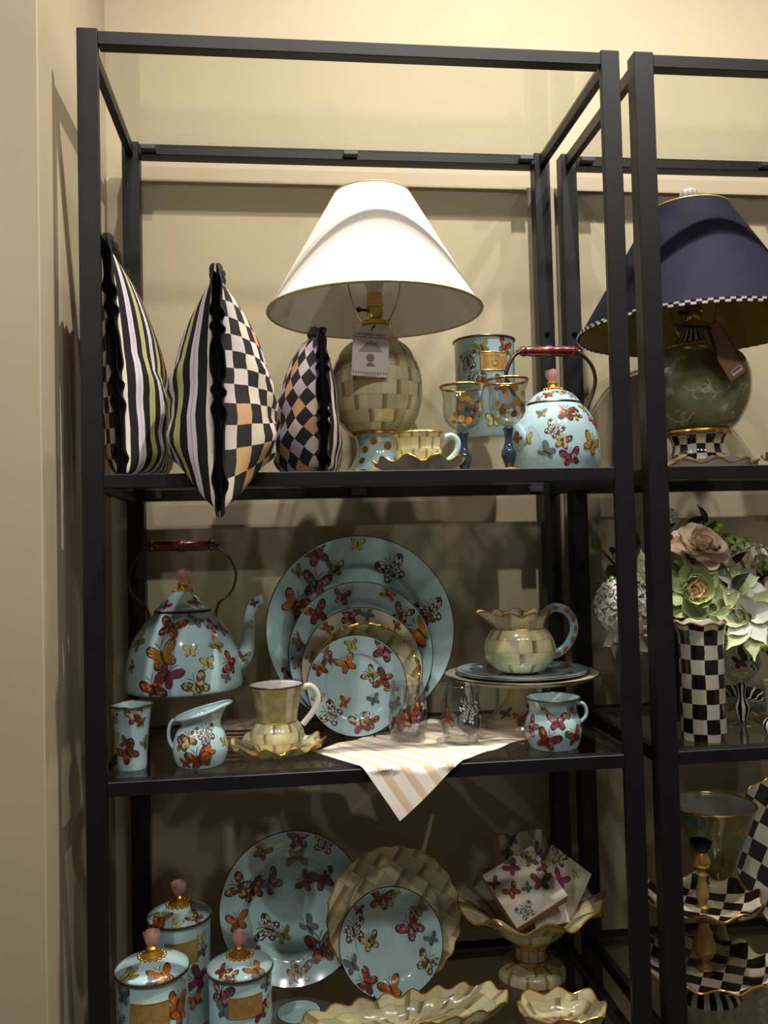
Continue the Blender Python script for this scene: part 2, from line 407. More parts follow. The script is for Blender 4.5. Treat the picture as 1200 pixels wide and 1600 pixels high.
def S_disc(tp, x0, y0):
    def h(r):
        for i in range(1, len(tp)):
            if r <= tp[i][0]: 
                t = (r-tp[i-1][0])/max(tp[i][0]-tp[i-1][0], 1e-9); return tp[i-1][1]+t*(tp[i][1]-tp[i-1][1])
        return tp[-1][1]
    R = tp[-1][0]
    def f(dx, dy):
        x, y = x0+dx, y0+dy; r = math.hypot(x, y)
        if r > R*.985: x, y = x*R*.985/r, y*R*.985/r; r = R*.985
        g = (h(r+.001)-h(max(r-.001, 0)))/.002; rr = max(r, 1e-5)
        return Vector((x, y, h(r))), Vector((-g*x/rr, -g*y/rr, 1)).normalized()
    return f
def flies_l(mb, op, lst):
    for it in lst: mb.fly(S_lathe(op, it[0], it[1]), it[2], it[3], it[4], it[5] if len(it) > 5 else (1, 1))
def scal(k, a, b, s0=.55, s1=1.0, ph=0.0):
    def f(s, th, r, z):
        w = max(0, (s-s0)/(s1-s0)) if s < s1 else 1
        w = w*w*(3-2*w); return r*(1+a*w*cos(k*th+ph)), z+b*w*cos(k*th+ph)
    return f

# ------------------------------------------------------------------ the room
ZT, Z1, Z2, Z3 = 2.329, 1.618, 1.139, .660
XW, YW = -.043, .462
struct('wall_back', MB().box((1.0, YW+.05, 1.75), (2.4, .1, 3.6), 'wall', 0))
struct('wall_left', MB().box((XW-.5, .2, 1.75), (1.0, .524, 3.6), 'wall', .002))
struct('floor', MB().box((.6, -1.3, -.05), (4.4, 3.7, .1), 'floor', 0))
struct('ceiling', MB().box((.6, -1.3, 3.6), (4.4, 3.7, .1), 'ceiling', 0))

# ------------------------------------------------------------------ shelving units
def unit(x0, w, fw, fd, label):
    t = thing('shelving_unit', label, 'shelf', (x0, 0, 0))
    H = 2.3335; bw = .034
    for x in (fw/2, w-fw/2): obj('post', MB().box((x, fd/2, H/2), (fw, fd, H), 'black_steel', .0012), t, False)
    for x in (bw/2, w-bw/2):
        po = obj('post', MB().box((x, .411, H/2), (bw, .034, H), 'black_steel', .0012), t, False)
        for z in (1.94, 1.44):
            b = MB(); b.lathe([(.0, -.003), (.0055, -.003), (.0055, .001), (.004, .003), (0, .003)], 'bolt', 12)
            o = obj('bolt', b, po); o.location = (x, .3925, z); o.rotation_euler = (rad(90), 0, 0)
    for z in (ZT, Z1, Z2, Z3, .18):
        obj('rail', MB().box((w/2, .012, z-.011), (w-2*fw, .024, .022), 'black_steel', .001), t, False)
        obj('rail', MB().box((w/2, .411, z-.011), (w-2*bw, .034, .022), 'black_steel', .001), t, False)
        for x in (.016, w-.016): obj('rail', MB().box((x, (fd+.394)/2, z-.0125), (.014, .394-fd, .025), 'black_steel', .001), t, False)
        y0 = max(.0245, fd+.001)
        obj('glass_shelf', MB().box((w/2, (y0+.393)/2, z-.004), (w-.047, .393-y0, .008), 'shelf_glass', .0008), t, False)
        for x in (.055, w*.52, w-.055): obj('clip', MB().box((x, .385, z-.0135), (.03, .018, .009), 'clip_grey', .001), t, False)
    return t
unit(0, .9, .033, .012, 'tall black steel shelving unit with glass shelves standing left, beside the cream wall')
unit(.926, .9, .035, .03, 'tall black steel shelving unit cut off by the right edge of the photo')

# ------------------------------------------------------------------ small shared shapes
def rose(mb, c, r, h, m):
    for n, rr, hh, op in ((5, 1.0, .92, .55), (4, .72, 1.0, .28), (3, .4, 1.05, .1)):
        for k in range(n):
            th = TAU*k/n+rr*2; rows = []
            for i in range(5):
                s = i/4; row = []
                for j in range(5):
                    q = (j-2)/2; a = th+q*TAU/n*.62*(.55+.45*s)
                    R = r*rr*(.40+.55*sin(s*PI*.62))+(r*op*.30*s**3)*(1-abs(q)*.4); z = h*hh*s*(1-.16*q*q)
                    row.append((c[0]+R*cos(a), c[1]+R*sin(a), c[2]+z))
                rows.append(row)
            mb.grid(rows, m)
def handle_arc(mb, pts, r, m, n=10, k=5, flat=1.0): mb.tube(sm(pts, k), r, m, n, flat=flat)
def parent_of(t, o): o.parent = t; return o
def plate(t, R, m, rim_m, flies, depth=.1, well=.62, planar=None, scl=None, edge=None, thick=.004, rim_r=.0013, body='plate_body'):
    d = depth*R
    tp = [(0, 0), (well*R*.9, 0), (well*R, d*.12), (well*R*1.07, d*.45), (R*.86, d*.75), (R*.995, d)]
    tp = sm(tp, 3)
    prof = [(r, z-thick) for r, z in tp]+[(R, d-thick*.5)]+tp[::-1]
    mb = MB(); f = scal(*scl) if scl else None
    def mod(s, th, r, z):
        w = max(0, (r/R-.72)/.28); w = w*w
        return r*(1+scl[1]*w*cos(scl[0]*th)), z+scl[2]*w*cos(scl[0]*th)
    mb.lathe(prof, m, 72, mod if scl else None, 24, .02, planar=planar)
    for x, y, s, rot, st, *sx in flies: mb.fly(S_disc(tp, x*R, y*R), s*R, rot, st, sx[0] if sx else (1, 1))
    b = obj(body, mb, t)
    r = MB()
    wv = (lambda th: (R*(1+scl[1]*cos(scl[0]*th)), d-thick*.4+scl[2]*cos(scl[0]*th))) if scl else None
    r.ring(R*1.0, rim_r, d-thick*.4, rim_m, 96, 6, wv); obj('rim', r, t)
    return tp, d
def stand_wire(loc, w, h, d, label, m='black_plastic', yaw=0):
    t = thing('plate_stand', label, 'stand', loc, (0, 0, yaw))
    for s in (-1, 1):
        mb = MB(); mb.tube(sm([(s*w, -d-.012, .014), (s*w, -d-.010, .004), (s*w, -d, .0025), (s*w, 0, .0025), (s*w, d*.55, .0025)], 3), .0018, m, 6); obj('foot', mb, t)
        mb = MB(); mb.tube([(s*w, 0, .0025), (s*w*.55, h*.21+.004, h)], .0018, m, 6); obj('back_rest', mb, t)
    mb = MB(); mb.tube([(-w, 0, .0025), (w, 0, .0025)], .0016, m, 6); mb.tube([(-w*.55, h*.21+.004, h), (w*.55, h*.21+.004, h)], .0016, m, 6); obj('cross_wire', mb, t)
    return t
def riser(loc, w, d, h, label, yaw=0):
    t = thing('acrylic_riser', label, 'riser', loc, (0, 0, yaw))
    obj('top_panel', MB().box((0, 0, h-.0015), (w, d, .003), 'acrylic', .0004), t, False)
    for s in (-1, 1): obj('side_panel', MB().box((s*(w/2-.0015), 0, (h-.0035)/2), (.003, d, h-.0035), 'acrylic', .0004), t, False)
def text(parent, s, size, loc, rot, m, ext=.0001):
    cu = bpy.data.curves.new('lettering', 'FONT'); cu.body = s; cu.size = size; cu.align_x = 'CENTER'; cu.extrude = ext; cu.resolution_u = 2
    o = bpy.data.objects.new('tmp', cu); C.objects.link(o)
    me = bpy.data.meshes.new_from_object(o.evaluated_get(bpy.context.evaluated_depsgraph_get()))
    bpy.data.objects.remove(o); me.materials.clear(); me.materials.append(MAT[m])
    q = bpy.data.objects.new('lettering', me); C.objects.link(q); q.parent = parent; q.location = loc; q.rotation_euler = rot; return q

# ------------------------------------------------------------------ upper shelf: cushions
def cushion(name, label, loc, h, TL, TR, rotz, lm, rm, luv, ruv, droop=0.0, bow=.1, group=None, lean=0.0, rnd=0.0, da=-.25, ra=1.0):
    t = thing(name, label, 'cushion', loc, (0, 0, rotz), group); n = 30
    random.seed(int(loc[0]*1000)); ph = random.random()*6
    def kz(b): return (max(0, 1-b)**.52)*(max(0, 1+b)**.20)/1.12
    def base(a, b):
        y = h*a*(1-bow+bow*b*b); z = h*b*(1-bow*.6+bow*.6*a*a)+h
        if rnd: y = y*(1-rnd)+rnd*h*1.06*a*math.sqrt(1-b*b/2); z = z*(1-rnd)+rnd*(h*1.06*b*math.sqrt(1-a*a/2)+h)
        if droop and a < da and b < -.1:
            q = (da-a)/(1+da); w = min(1, (-.1-b)/.9); z -= droop*q**1.15*w*w
        else: z = max(z, .003+.002*(1+b))
        return y, z
    def pos(a, b, side):
        y, z = base(a, b); T = TL if side < 0 else TR
        th = T*(max(0, 1-a*a)**.55)*kz(b)
        th *= 1-.10*math.exp(-((b+.12+.25*a*side)/.05)**2)*(1-abs(a))-.05*math.exp(-((b-.3-.2*a)/.04)**2)*max(0, -a)
        th *= 1+.05*sin(9*b+4*a+ph)*(1 if b < .2 else .4)+.05*sin(17*b-5*a+ph)*max(0, -b)
        return Vector((side*th+lean*(z/h)*.5, y, z))
    gr = [-cos(PI*i/n) for i in range(n+1)]
    for side, m, uvp, nm in ((-1, lm, luv, 'left_face'), (1, rm, ruv, 'right_face')):
        mb = MB(); rows = [[pos(a, b, side) for a in (gr if side > 0 else gr[::-1])] for b in gr]
        gg = gr if side > 0 else gr[::-1]; cs, rt = uvp; c_, s_ = cos(rad(rt)), sin(rad(rt))
        ar = [0.0]
        for q in range(n): ar.append(ar[-1]+(pos(gr[q+1], -.15, side)-pos(gr[q], -.15, side)).length)
        if side < 0: ar = ar[::-1]
        def uv(i, j, gg=gg, ar=ar):
            y, z = ar[j], h*gr[i]+h
            return ((y*c_-z*s_)/cs+20, (y*s_+z*c_)/cs+20)
        mb.grid(rows, m, uv); obj(nm, mb, t)
    mb = MB(); per = []
    M = 56
    for e in range(4):
        for i in range(M):
            q = -1+2*i/M
            per.append([(q, -1), (1, q), (-q, 1), (-1, -q)][e])
    K = len(per)
    rn = random.Random(5); ko = [rn.uniform(.5, 1.0) for _ in range(K)]
    for amp, phs in ((.012*ra, 0), (-.010*ra, 1.0), (.006*ra, 2.5), (-.005*ra, 4.0)):
        rows = [[], [], [], []]
        for i, (a, b) in enumerate(per):
            y, z = base(a, b); P = Vector((lean*(z/h)*.5, y, z))
            O = Vector((0, a if abs(a) > .97 else 0, b if abs(b) > .97 else 0))
            if rnd: O = Vector((0, y, z-h))
            O.normalize()
            if b < -.97 and abs(a) < .97 and not rnd: O = Vector((0, 0, .05))
            if b < -.97 and a > .9: O = Vector((0, .6, .1))
            wv = .7+.3*sin(TAU*i/8+phs+2.3*sin(i*.31)); w = .017*(.75+.25*ko[(i//3*3) % K]); cn = min(1, (1-min(abs(a), abs(b)))*7+.25); wv *= cn
            rows[0].append(P); rows[1].append(P+O*w*.3+Vector((amp*(.55+.45*wv), 0, 0))); rows[2].append(P+O*w*.7+Vector((amp*(.3+.9*wv), 0, 0))); rows[3].append(P+O*w+Vector((amp*1.05*wv, 0, 0)))
        for r in rows:
            for q in r:
                if q.z < .002 and not (droop and q.y < h*da): q.z = .002
        mb.grid(rows, 'ruffle_black', None, True)
    obj('ruffle', mb, t); return t
cushion('square_cushion', 'striped cushion with black ruffle, leftmost on the upper shelf behind the post', (.052, .205, Z1), .188, .05, .074, rad(2), 'courtly_cloth', 'cloth_stripes', (.026, 0), (.033, 0), lean=-.02)
cushion('square_cushion', 'large ruffled cushion, striped left and checked right, its corner drooping over the shelf edge', (.214, .048, Z1), .146, .092, .096, rad(2), 'cloth_stripes', 'courtly_cloth', (.033, 0), (.0255, 0), droop=.064)
cushion('small_cushion', 'small ruffled cushion with diagonal black check next to the white lamp', (.374, .165, Z1), .124, .078, .046, rad(3), 'courtly_cloth_lilac', 'cloth_stripes_h', (.026, 42), (.026, 90), bow=.04, rnd=.55)

# ------------------------------------------------------------------ table lamps
def shade(t, rb, rt, z0, z1, m_out, m_in, trim, checkered=False):
    mb = MB(); mb.lathe([(rb, z0), (rt, z1, m_in), (rt-.003, z1), (rb-.003, z0)], m_out, 96); 
    o = obj('lamp_shade', mb, t)
    if checkered:
        b = MB(); N = 150
        for j in range(N):
            a0, a1 = TAU*j/N, TAU*(j+1)/N
            m = 'trim_white' if j % 2 else 'trim_black'
            for zz, mm in ((z0-.001, m), (z0+.0035, 'trim_black' if j % 2 else 'trim_white')):
                rr = rb+.0015-(rb-rt)*(zz-z0)/(z1-z0)
                b.grid([[(r*cos(a), r*sin(a), z) for a in (a0, a1)] for r, z in ((rr, zz), (rr+.0006, zz+.0045))], mm)
        q = obj('checked_trim', b, o, False)
    else:
        b = MB(); b.ring(rb, .0028, z0+.001, trim, 120, 6); obj('rope_trim', b, o)
    b = MB(); b.ring(rt, .002, z1-.001, trim if not checkered else 'gold_dull', 72, 6); obj('top_trim', b, o)
    b = MB(); b.ring(rt*.96, .0012, z1-.012, 'brass', 40, 6)
    for k in range(3):
        a = TAU*k/3+.4; b.tube([(0, 0, z1-.012), (rt*.96*cos(a), rt*.96*sin(a), z1-.012)], .0012, 'brass', 6)
    obj('shade_spider', b, o)
    b = MB()
    for s in (-1, 1): handle_arc(b, [(s*.018, 0, z0-.03), (s*.045, 0, z0+.03), (s*.05, 0, z0+.10), (s*.03, 0, z1-.035), (0, 0, z1-.014)], .0014, 'brass', 6, 4)
    obj('harp', b, o); return o
def socket(t, z0, z1):
    mb = MB(); h = z1-z0
    mb.lathe([(0, z0), (.013, z0), (.0155, z0+h*.12), (.0155, z0+h*.42), (.0175, z0+h*.45), (.0175, z0+h*.55), (.0155, z0+h*.58), (.0145, z1), (0, z1)], 'brass', 24); o = obj('socket', mb, t)
    b = MB(); b.tube([(-.015, -.004, z0+h*.35), (-.030, -.008, z0+h*.35)], .0028, 'black_plastic', 8); b.ball((-.031, -.008, z0+h*.35), .0052, 'black_plastic', 10); obj('switch', b, o)
    b = MB(); b.lathe([(.0, z1), (.013, z1), (.02, z1+.025), (.028, z1+.06), (.022, z1+.085), (0, z1+.094)], 'white_glaze', 20); obj('bulb', b, o)
t = thing('table_lamp', 'table lamp with large white cone shade and round cream checked base', 'lamp', (.4925, .22, Z1))
op = sm([(.045, .086), (.064, .098), (.081, .130), (.087, .170), (.082, .212), (.064, .246), (.040, .264)], 5)
mb = MB(); mb.lathe(op, 'parchment', 64, None, 20, .0262); obj('lamp_body', mb, t)
for q in ((.047, .0045, .087), (.040, .0035, .264)): mb = MB(); mb.ring(*q, 'gold', 56, 8); obj('gold_band', mb, t)
pop = sm([(.058, .017), (.052, .026), (.042, .045), (.038, .062), (.042, .078), (.047, .086)], 4)
mb = MB(); mb.lathe(pop, 'turquoise', 56)
for x, z, s in ((-.027, .055, .007), (-.012, .070, .0065), (.014, .061, .008), (.030, .036, .007), (-.034, .034, .007), (.003, .036, .006), (.032, .072, .006)):
    f = S_lathe(pop, x, z)
    cpt = [f(s*cos(TAU*k/12), s*sin(TAU*k/12)) for k in range(12)]; mb.face([mb.p(P+N*.0008) for P, N in cpt], 'gold')
obj('pedestal', mb, t)
mb = MB(); mb.lathe([(0, 0), (.062, 0), (.066, .008), (.061, .016), (.052, .02)], 'parchment', 64, scal(10, .05, .002, .2, .6), 20, .02); mb.ring(.066, .0015, .009, 'gold', 96, 6, lambda a: (.0665*(1+.05*cos(10*a)), .009+.002*cos(10*a))); obj('foot', mb, t)
mb = MB(); mb.lathe(sm([(.039, .266), (.033, .278), (.030, .288), (.026, .290)], 3), 'turquoise', 40); mb.lathe([(.026, .288), (.030, .292), (.026, .300), (.012, .302), (.012, .306)], 'gold', 32); obj('neck', mb, t)
socket(t, .304, .354)
shade(t, .202, .0725, .3165, .542, 'shade_white', 'shade_white', 'shade_trim')
# hanging price card on the white lamp
t = thing('price_card', 'white swing tag with a small picture of a lamp hanging from the white lamp', 'tag', (.4745, .118, Z1+.262), (rad(4), rad(3), rad(6)))
obj('card', MB().box((0, 0, -.042), (.066, .0012, .086), 'card_white', .0003), t, False)
mb = MB()
for z in (-.016, -.078):
    for k in range(13): mb.box((-.030+k*.005, -.0008, z), (.0028, .0004, .0015), 'ink', 0)
for k, w in ((0, .034), (1, .022)): 
    for q in range(8): mb.box((-w/2+w*(q+.5)/8, -.0008, -.081-.0026*k), (w/8*(.5+.3*((q*7+k) % 3)/2), .0004, .0009), 'print_grey2', 0)
obj('printed_border', mb, t, False)['kind'] = 'stuff'
mb = MB()
def flat(mb, pts, m, y=-.0008): mb.face([mb.p((x, y, z)) for x, z in pts], m)
flat(mb, [(-.023, -.0425), (.023, -.0405), (.009, -.024), (-.007, -.0245)], 'print_grey')
flat(mb, [(.0075*cos(TAU*k/14), -.0515+.0075*sin(TAU*k/14)) for k in range(14)], 'print_grey2')
flat(mb, [(-.009, -.067), (.009, -.0665), (.003, -.060), (-.003, -.060)], 'print_grey2'); flat(mb, [(-.0015, -.0245), (.0015, -.0245), (.0015, -.0215), (-.0015, -.0215)], 'print_grey2')
obj('printed_picture', mb, t, False)
text(t, 'MACKENZIE-CHILDS', .0056, (0, -.0008, -.0125), (rad(90), 0, 0), 'ink')
mb = MB(); mb.tube(sm([(.0, -.001, -.004), (.003, .004, .004), (.012, .03, .012), (.016, .075, .010)], 4), .0012, 'ruffle_black', 6); obj('cord', mb, t)

t = thing('table_lamp', 'table lamp with navy blue shade and round green marbled base behind the right post', 'lamp', (1.126, .22, Z1))
op = sm([(.052, .083), (.075, .098), (.096, .135), (.103, .175), (.098, .212), (.078, .24), (.046, .254)], 5)
mb = MB(); mb.lathe(op, 'green_marble', 64); obj('lamp_body', mb, t)
for q in ((.060, .005, .082), (.047, .004, .254)): mb = MB(); mb.ring(*q, 'gold', 56, 8); obj('gold_band', mb, t)
mb = MB(); mb.lathe(sm([(.066, .026), (.054, .036), (.048, .052), (.052, .070), (.060, .081)], 4), 'courtly', 56, None, 18, .0195); obj('pedestal', mb, t)
mb = MB(); mb.lathe([(0, 0), (.095, 0), (.102, .012), (.104, .02), (.085, .027), (.06, .028)], 'grey_glaze', 72, scal(11, .06, .004, .3, .75)); mb.ring(.104, .0016, .02, 'gold', 110, 6, lambda a: (.1045*(1+.06*cos(11*a)), .0205+.004*cos(11*a))); obj('foot', mb, t)
mb = MB(); mb.lathe(sm([(.045, .256), (.034, .268), (.026, .285)], 3), 'stripe_glaze', 40, None, 22, .05); mb.lathe([(.026, .283), (.034, .287), (.030, .298), (.014, .304), (.012, .308)], 'gold', 32); obj('neck', mb, t)
socket(t, .306, .345)
sh = shade(t, .224, .075, .283, .528, 'shade_navy', 'shade_gold_lining', 'trim_black', True)
mb = MB(); mb.lathe([(.004, .510), (.004, .528), (.014, .530), (.010, .536), (.011, .543)], 'gold', 20)
for k in range(7): mb.ball((.010*cos(TAU*k/7), .010*sin(TAU*k/7), .557), .0105, 'grey_glaze', 8, (.8, .8, 1.25))
obj('finial', mb, sh)
t = thing('price_card', 'brown kraft swing tag with zigzag edge hanging from the navy lamp', 'tag', (1.088, .085, Z1+.262), (rad(2), rad(-33), rad(6)))
obj('card', MB().box((.0, 0, -.055), (.040, .0014, .108), 'kraft', .0003), t, False)
mb = MB()
for k in range(22):
    for s in (-1, 1): flat(mb, [(s*.020, -.003-k*.0048), (s*.0238, -.0054-k*.0048), (s*.020, -.0078-k*.0048)], 'ink', .0002)
for k in range(8): flat(mb, [(-.020+k*.005, -.109), (-.0175+k*.005, -.1125), (-.015+k*.005, -.109)], 'ink', .0002); flat(mb, [(-.020+k*.005, -.001), (-.0175+k*.005, .0025), (-.015+k*.005, -.001)], 'ink', .0002)
obj('zigzag_edge', mb, t, False)['kind'] = 'stuff'
mb = MB(); mb.box((.002, -.0010, -.097), (.024, .0004, .010), 'card_white', 0)
for q in range(9): mb.box((-.008+q*.0024, -.0013, -.0955), (.0012+.0004*(q % 3), .0003, .005), 'ink', 0)
obj('price_sticker', mb, t, False)
mb = MB(); mb.tube(sm([(0, -.001, -.006), (-.006, .004, .003), (-.004, .06, .016), (.016, .118, .022)], 4), .0022, 'ruffle_black', 6); mb.tube(sm([(-.006, -.002, -.004), (-.012, -.002, -.03), (-.022, -.002, -.055)], 3), .0026, 'ruffle_black', 6); obj('ribbon', mb, t)
mb = MB(); mb.tube(sm([(1.225, .25, Z1+.006), (1.24, .20, Z1+.010), (1.27, .16, Z1+.0035), (1.33, .19, Z1+.0035), (1.40, .30, Z1+.0035)], 6), .0025, 'black_plastic', 8)
tag(obj('power_cord', mb), 'thin black power cord trailing from the navy lamp base', 'cord')

# ------------------------------------------------------------------ upper shelf: china and glass
def saucer(name, label, loc, R, hz, m_top, m_under, k=10, group=None, nu=20):
    t = thing(name, label, 'saucer', loc, (0, 0, 0), group)
    tp = sm([(0, .004), (R*.45, .005), (R*.7, hz*.45), (R, hz)], 4)
    prof = [(0, 0, m_under), (R*.42, 0), (R*.46, .003), (R*.72, hz*.45-.003), (R, hz-.003, m_top)]+tp[::-1]
    mb = MB()
    def mod(s, th, r, z):
        w = max(0, (r/R-.5)/.5)**1.5; return r*(1+.04*w*cos(k*th)), z+.0055*w*cos(k*th+.6)
    mb.lathe(prof, m_under, 96, mod, nu, .02); obj('saucer_body', mb, t)
    mb = MB(); mb.ring(R, .0016, hz, 'gold', 120, 6, lambda a: (R*(1+.04*cos(k*a)), hz-.0015+.0055*cos(k*a+.6))); obj('rim', mb, t)
    return t
saucer('scalloped_saucer', 'scalloped saucer with gold wavy edge under the teacup on the upper shelf', (.548, .095, Z1), .079, .024, 'parchment', 'grey_glaze')
t = thing('teacup', 'cream checked teacup with pale blue handle in front of the white lamp', 'cup', (.549, .095, Z1+.0055))
op = sm([(.022, 0), (.024, .006), (.034, .016), (.041, .030), (.041, .046), (.047, .064)], 4)
mb = MB(); mb.lathe([(0, 0)]+op+[(r-.003, z+.001) for r, z in op[::-1][:-3]]+[(0, .012)], 'parchment', 56, None, 22, .021); obj('cup_body', mb, t)
mb = MB(); mb.ring(.0465, .0016, .065, 'gold', 56, 6); obj('rim', mb, t)
mb = MB(); handle_arc(mb, [(.043, 0, .055), (.058, 0, .062), (.070, 0, .052), (.068, 0, .034), (.052, 0, .018), (.038, 0, .016)], .0055, 'turquoise'); obj('handle', mb, t)
riser((.7253, .315, Z1), .12, .11, .086, 'clear acrylic riser lifting the blue canister on the upper shelf')
t = thing('utensil_canister', 'tall pale blue open canister with brass plaque behind the two goblets', 'canister', (.7253, .318, Z1+.0865))
op = [(.058, 0), (.0605, .004), (.0605, .194), (.062, .199)]
mb = MB(); mb.lathe([(0, 0)]+op+[(.0585, .198), (.0580, .006), (0, .006)], 'turquoise', 64)
flies_l(mb, op, [(-.043, .150, .024, 10, 'chk'), (-.034, .120, .018, -30, 'chk'), (-.018, .175, .018, 20, 'olv'), (.030, .178, .020, -20, 'red'), (.046, .160, .014, 0, 'olv'), (-.02, .105, .018, 30, 'red'), (.02, .100, .022, -20, 'pnk'), (.035, .05, .02, 10, 'org'), (-.035, .05, .02, 20, 'pnk'), (0, .03, .018, 0, 'yel')])
obj('canister_body', mb, t)
mb = MB(); mb.ring(.062, .002, .199, 'bronze_rim', 64, 6); obj('rim', mb, t)
def plaque(t, op, x0, z0, w, h):
    mb = MB(); n = 10; rows = []
    f = S_lathe(op, x0, z0)
    for dz in (-h/2, h/2): rows.append([(lambda q: q[0]+q[1]*.0012)(f(-w/2+w*i/n, dz)) for i in range(n+1)])
    mb.grid(rows, 'gold_dull'); o = obj('plaque', mb, t)
    b = MB()
    for dz in (-h/2, h/2): b.tube([(lambda q: q[0]+q[1]*.0012)(f(-w/2+w*i/n, dz)) for i in range(n+1)], .0007, 'gold', 6)
    for dx in (-w/2, w/2): b.tube([(lambda q: q[0]+q[1]*.0012)(f(dx, -h/2+h*i/3)) for i in range(4)], .0007, 'gold', 6)
    obj('plaque_border', b, o); return o, f
po, f = plaque(t, op, .006, .148, .056, .036)
b = MB()
for q in range(13):
    P, N = f(-.021+.0035*q, .009); P2, _ = f(-.021+.0035*q+.0018, .0115); b.tube([P+N*.0014, P2+N*.0014], .0004, 'bronze_rim', 4)
pts = [f(.006*cos(TAU*k/16), -.004+.006*sin(TAU*k/16)) for k in range(16)]; b.tube([P+N*.0014 for P, N in pts], .0005, 'bronze_rim', 4, True)
obj('engraving', b, po)
def goblet(label, loc, sc, kind, name='goblet', group=None):
    t = thing(name, label, 'goblet', loc, (0, 0, 0), group)
    a, bb = sc
    bowl = sm([(.006, .078), (.020, .084), (.033, .098), (.037, .118), (.036, .138), (.041, .158)], 4)
    bowl = [(r*a, z*bb) for r, z in bowl]
    mb = MB(); mb.lathe(bowl+[(r-.0015, z) for r, z in bowl[::-1]], 'clear_glass', 48)
    if kind == 'dots':
        random.seed(int(loc[0]*999))
        for k in range(13):
            z = (.092+.055*random.random())*bb; r = .0335*a; x = r*random.uniform(-.95, .95)
            f = S_lathe(bowl, x, z); s = random.uniform(.004, .0062)
            mb.face([mb.p(P+N*.0006) for P, N in (f(s*cos(TAU*q/10), s*1.15*sin(TAU*q/10)) for q in range(10))], 'gold')
    obj('bowl', mb, t)
    mb = MB(); R = bowl[-1][0]; mb.lathe([(bowl[-2][0]+.0004, bowl[-2][1]), (R+.0004, bowl[-1][1])] if kind == 'dots' else [(R+.0003, bowl[-1][1]-.002), (R+.0003, bowl[-1][1])], 'gold', 48); mb.ring(R, .0011, bowl[-1][1], 'gold', 48, 6); obj('gold_rim', mb, t)
    stem = [(r, z*bb) for r, z in sm([(.007, .006), (.0085, .012), (.0125, .024), (.013, .034), (.008, .046), (.0065, .058), (.0085, .070), (.0095, .074), (.006, .078)], 4)]
    mb = MB(); mb.lathe(stem, 'stem_blue' if kind == 'dots' else 'stripe_glaze', 28, None, 6, .02); obj('stem', mb, t)
    mb = MB(); mb.lathe([(0, 0), (.032*a, 0), (.032*a, .0012), (.012, .005), (.006, .007), (0, .007)], 'clear_glass' if kind != 'dots' else 'gold_dull', 40); obj('foot', mb, t)
    return t

goblet('clear goblet with gold dots and blue stem, left of the two', (.637, .125, Z1), (1.0, 1.01), 'dots')
goblet('clear goblet with gold dots and blue stem, closer to the kettle', (.701, .056, Z1), (.90, 1.0), 'dots')

def kettle(label, loc, op, lidz, lid, fl, lidfl, ears, bail, grip, spout, knob, knob_m, bw=.0024):
    t = thing('tea_kettle', label, 'kettle', loc)
    mb = MB(); mb.lathe([(0, 0)]+op, 'turquoise', 80); flies_l(mb, op, fl); obj('kettle_body', mb, t)
    mb = MB(); mb.lathe(lid+[(0, lid[-1][1])], 'turquoise', 64); flies_l(mb, lid, lidfl); lo = obj('lid', mb, t)
    mb = MB(); mb.ring(lid[0][0]+.0005, .0022, lid[0][1]+.0005, 'bronze_rim', 64, 6); obj('lid_rim', mb, lo)
    kz = lid[-1][1]; mb = MB()
    mb.lathe([(.014, kz-.001), (.016, kz+.001), (.010, kz+.004), (.008, kz+.010), (.011, kz+.012), (.008, kz+.015), (0, kz+.015)], 'gold' if knob_m != 'green' else 'gold', 24)
    for k in range(14): mb.ball((.0165*cos(TAU*k/14), .0165*sin(TAU*k/14), kz), .003, 'gold', 6)
    obj('knob_base', mb, lo)
    mb = MB(); rose(mb, (0, 0, kz+.012), knob[0], knob[1], 'rose_glass'); obj('rose_knob', mb, lo)
    for s in (-1, 1):
        mb = MB(); e = ears[(s+1)//2]; mb.box((e[0], e[1], e[2]-.006), (.004, .014, .022), 'bronze_rim', .001); mb.tube([(e[0], e[1]-.009, e[2]), (e[0], e[1]+.009, e[2])], .003, 'bronze_rim', 8); obj('ear', mb, t)
    mb = MB(); handle_arc(mb, bail, bw, 'bronze_rim', 8, 6, 1.0); ho = obj('bail', mb, t)
    x0, x1, z, r = grip; L = x1-x0; mb = MB()
    pr = [(0, 0), (.75, 0), (.85, .04), (1.0, .07), (.78, .10), (.9, .16), (.95, .28), (.85, .42), (1.05, .47), (1.05, .53), (.85, .58), (.95, .72), (.9, .84), (.78, .90), (1.0, .93), (.85, .96), (.75, 1), (0, 1)]
    mb.lathe([(max(a*r, 0), b*L) for a, b in pr], 'red_wood', 28)
    mb.v = [(x0+v[2], v[1], z-v[0]) for v in mb.v]; obj('grip', mb, ho)
    mb = MB(); mb.tube([(x0-.007, 0, z), (x1+.007, 0, z)], .0035, 'bronze_rim', 8); obj('grip_rod', mb, ho)
    pts, rs, sf = spout; P = sm([(*p, r) for p, r in zip(pts, rs)], 5)
    mb = MB(); pp = [Vector(p[:3]) for p in P]
    mb.tube(pp, [p[3] for p in P], 'turquoise', 16)
    for k, ang, s, st in sf:
        i = int(k*(len(pp)-2)); T = (pp[i+1]-pp[i]).normalized(); Fv = Vector((cos(ang), sin(ang), 0)); Nn = (Fv-T*Fv.dot(T)).normalized(); B = Nn.cross(T)
        c, r = pp[i], P[i][3]
        mb.fly(lambda dx, dy, c=c, r=r, T=T, Nn=Nn, B=B: ((c+T*dy+(Nn*cos(dx/r)-B*sin(dx/r))*r*1.02), (Nn*cos(dx/r)-B*sin(dx/r))), s, 20, st)
    obj('spout', mb, t); return t
op = sm([(.070, 0), (.077, .006), (.0825, .028), (.0820, .060), (.074, .094), (.060, .118), (.050, .128)], 5)
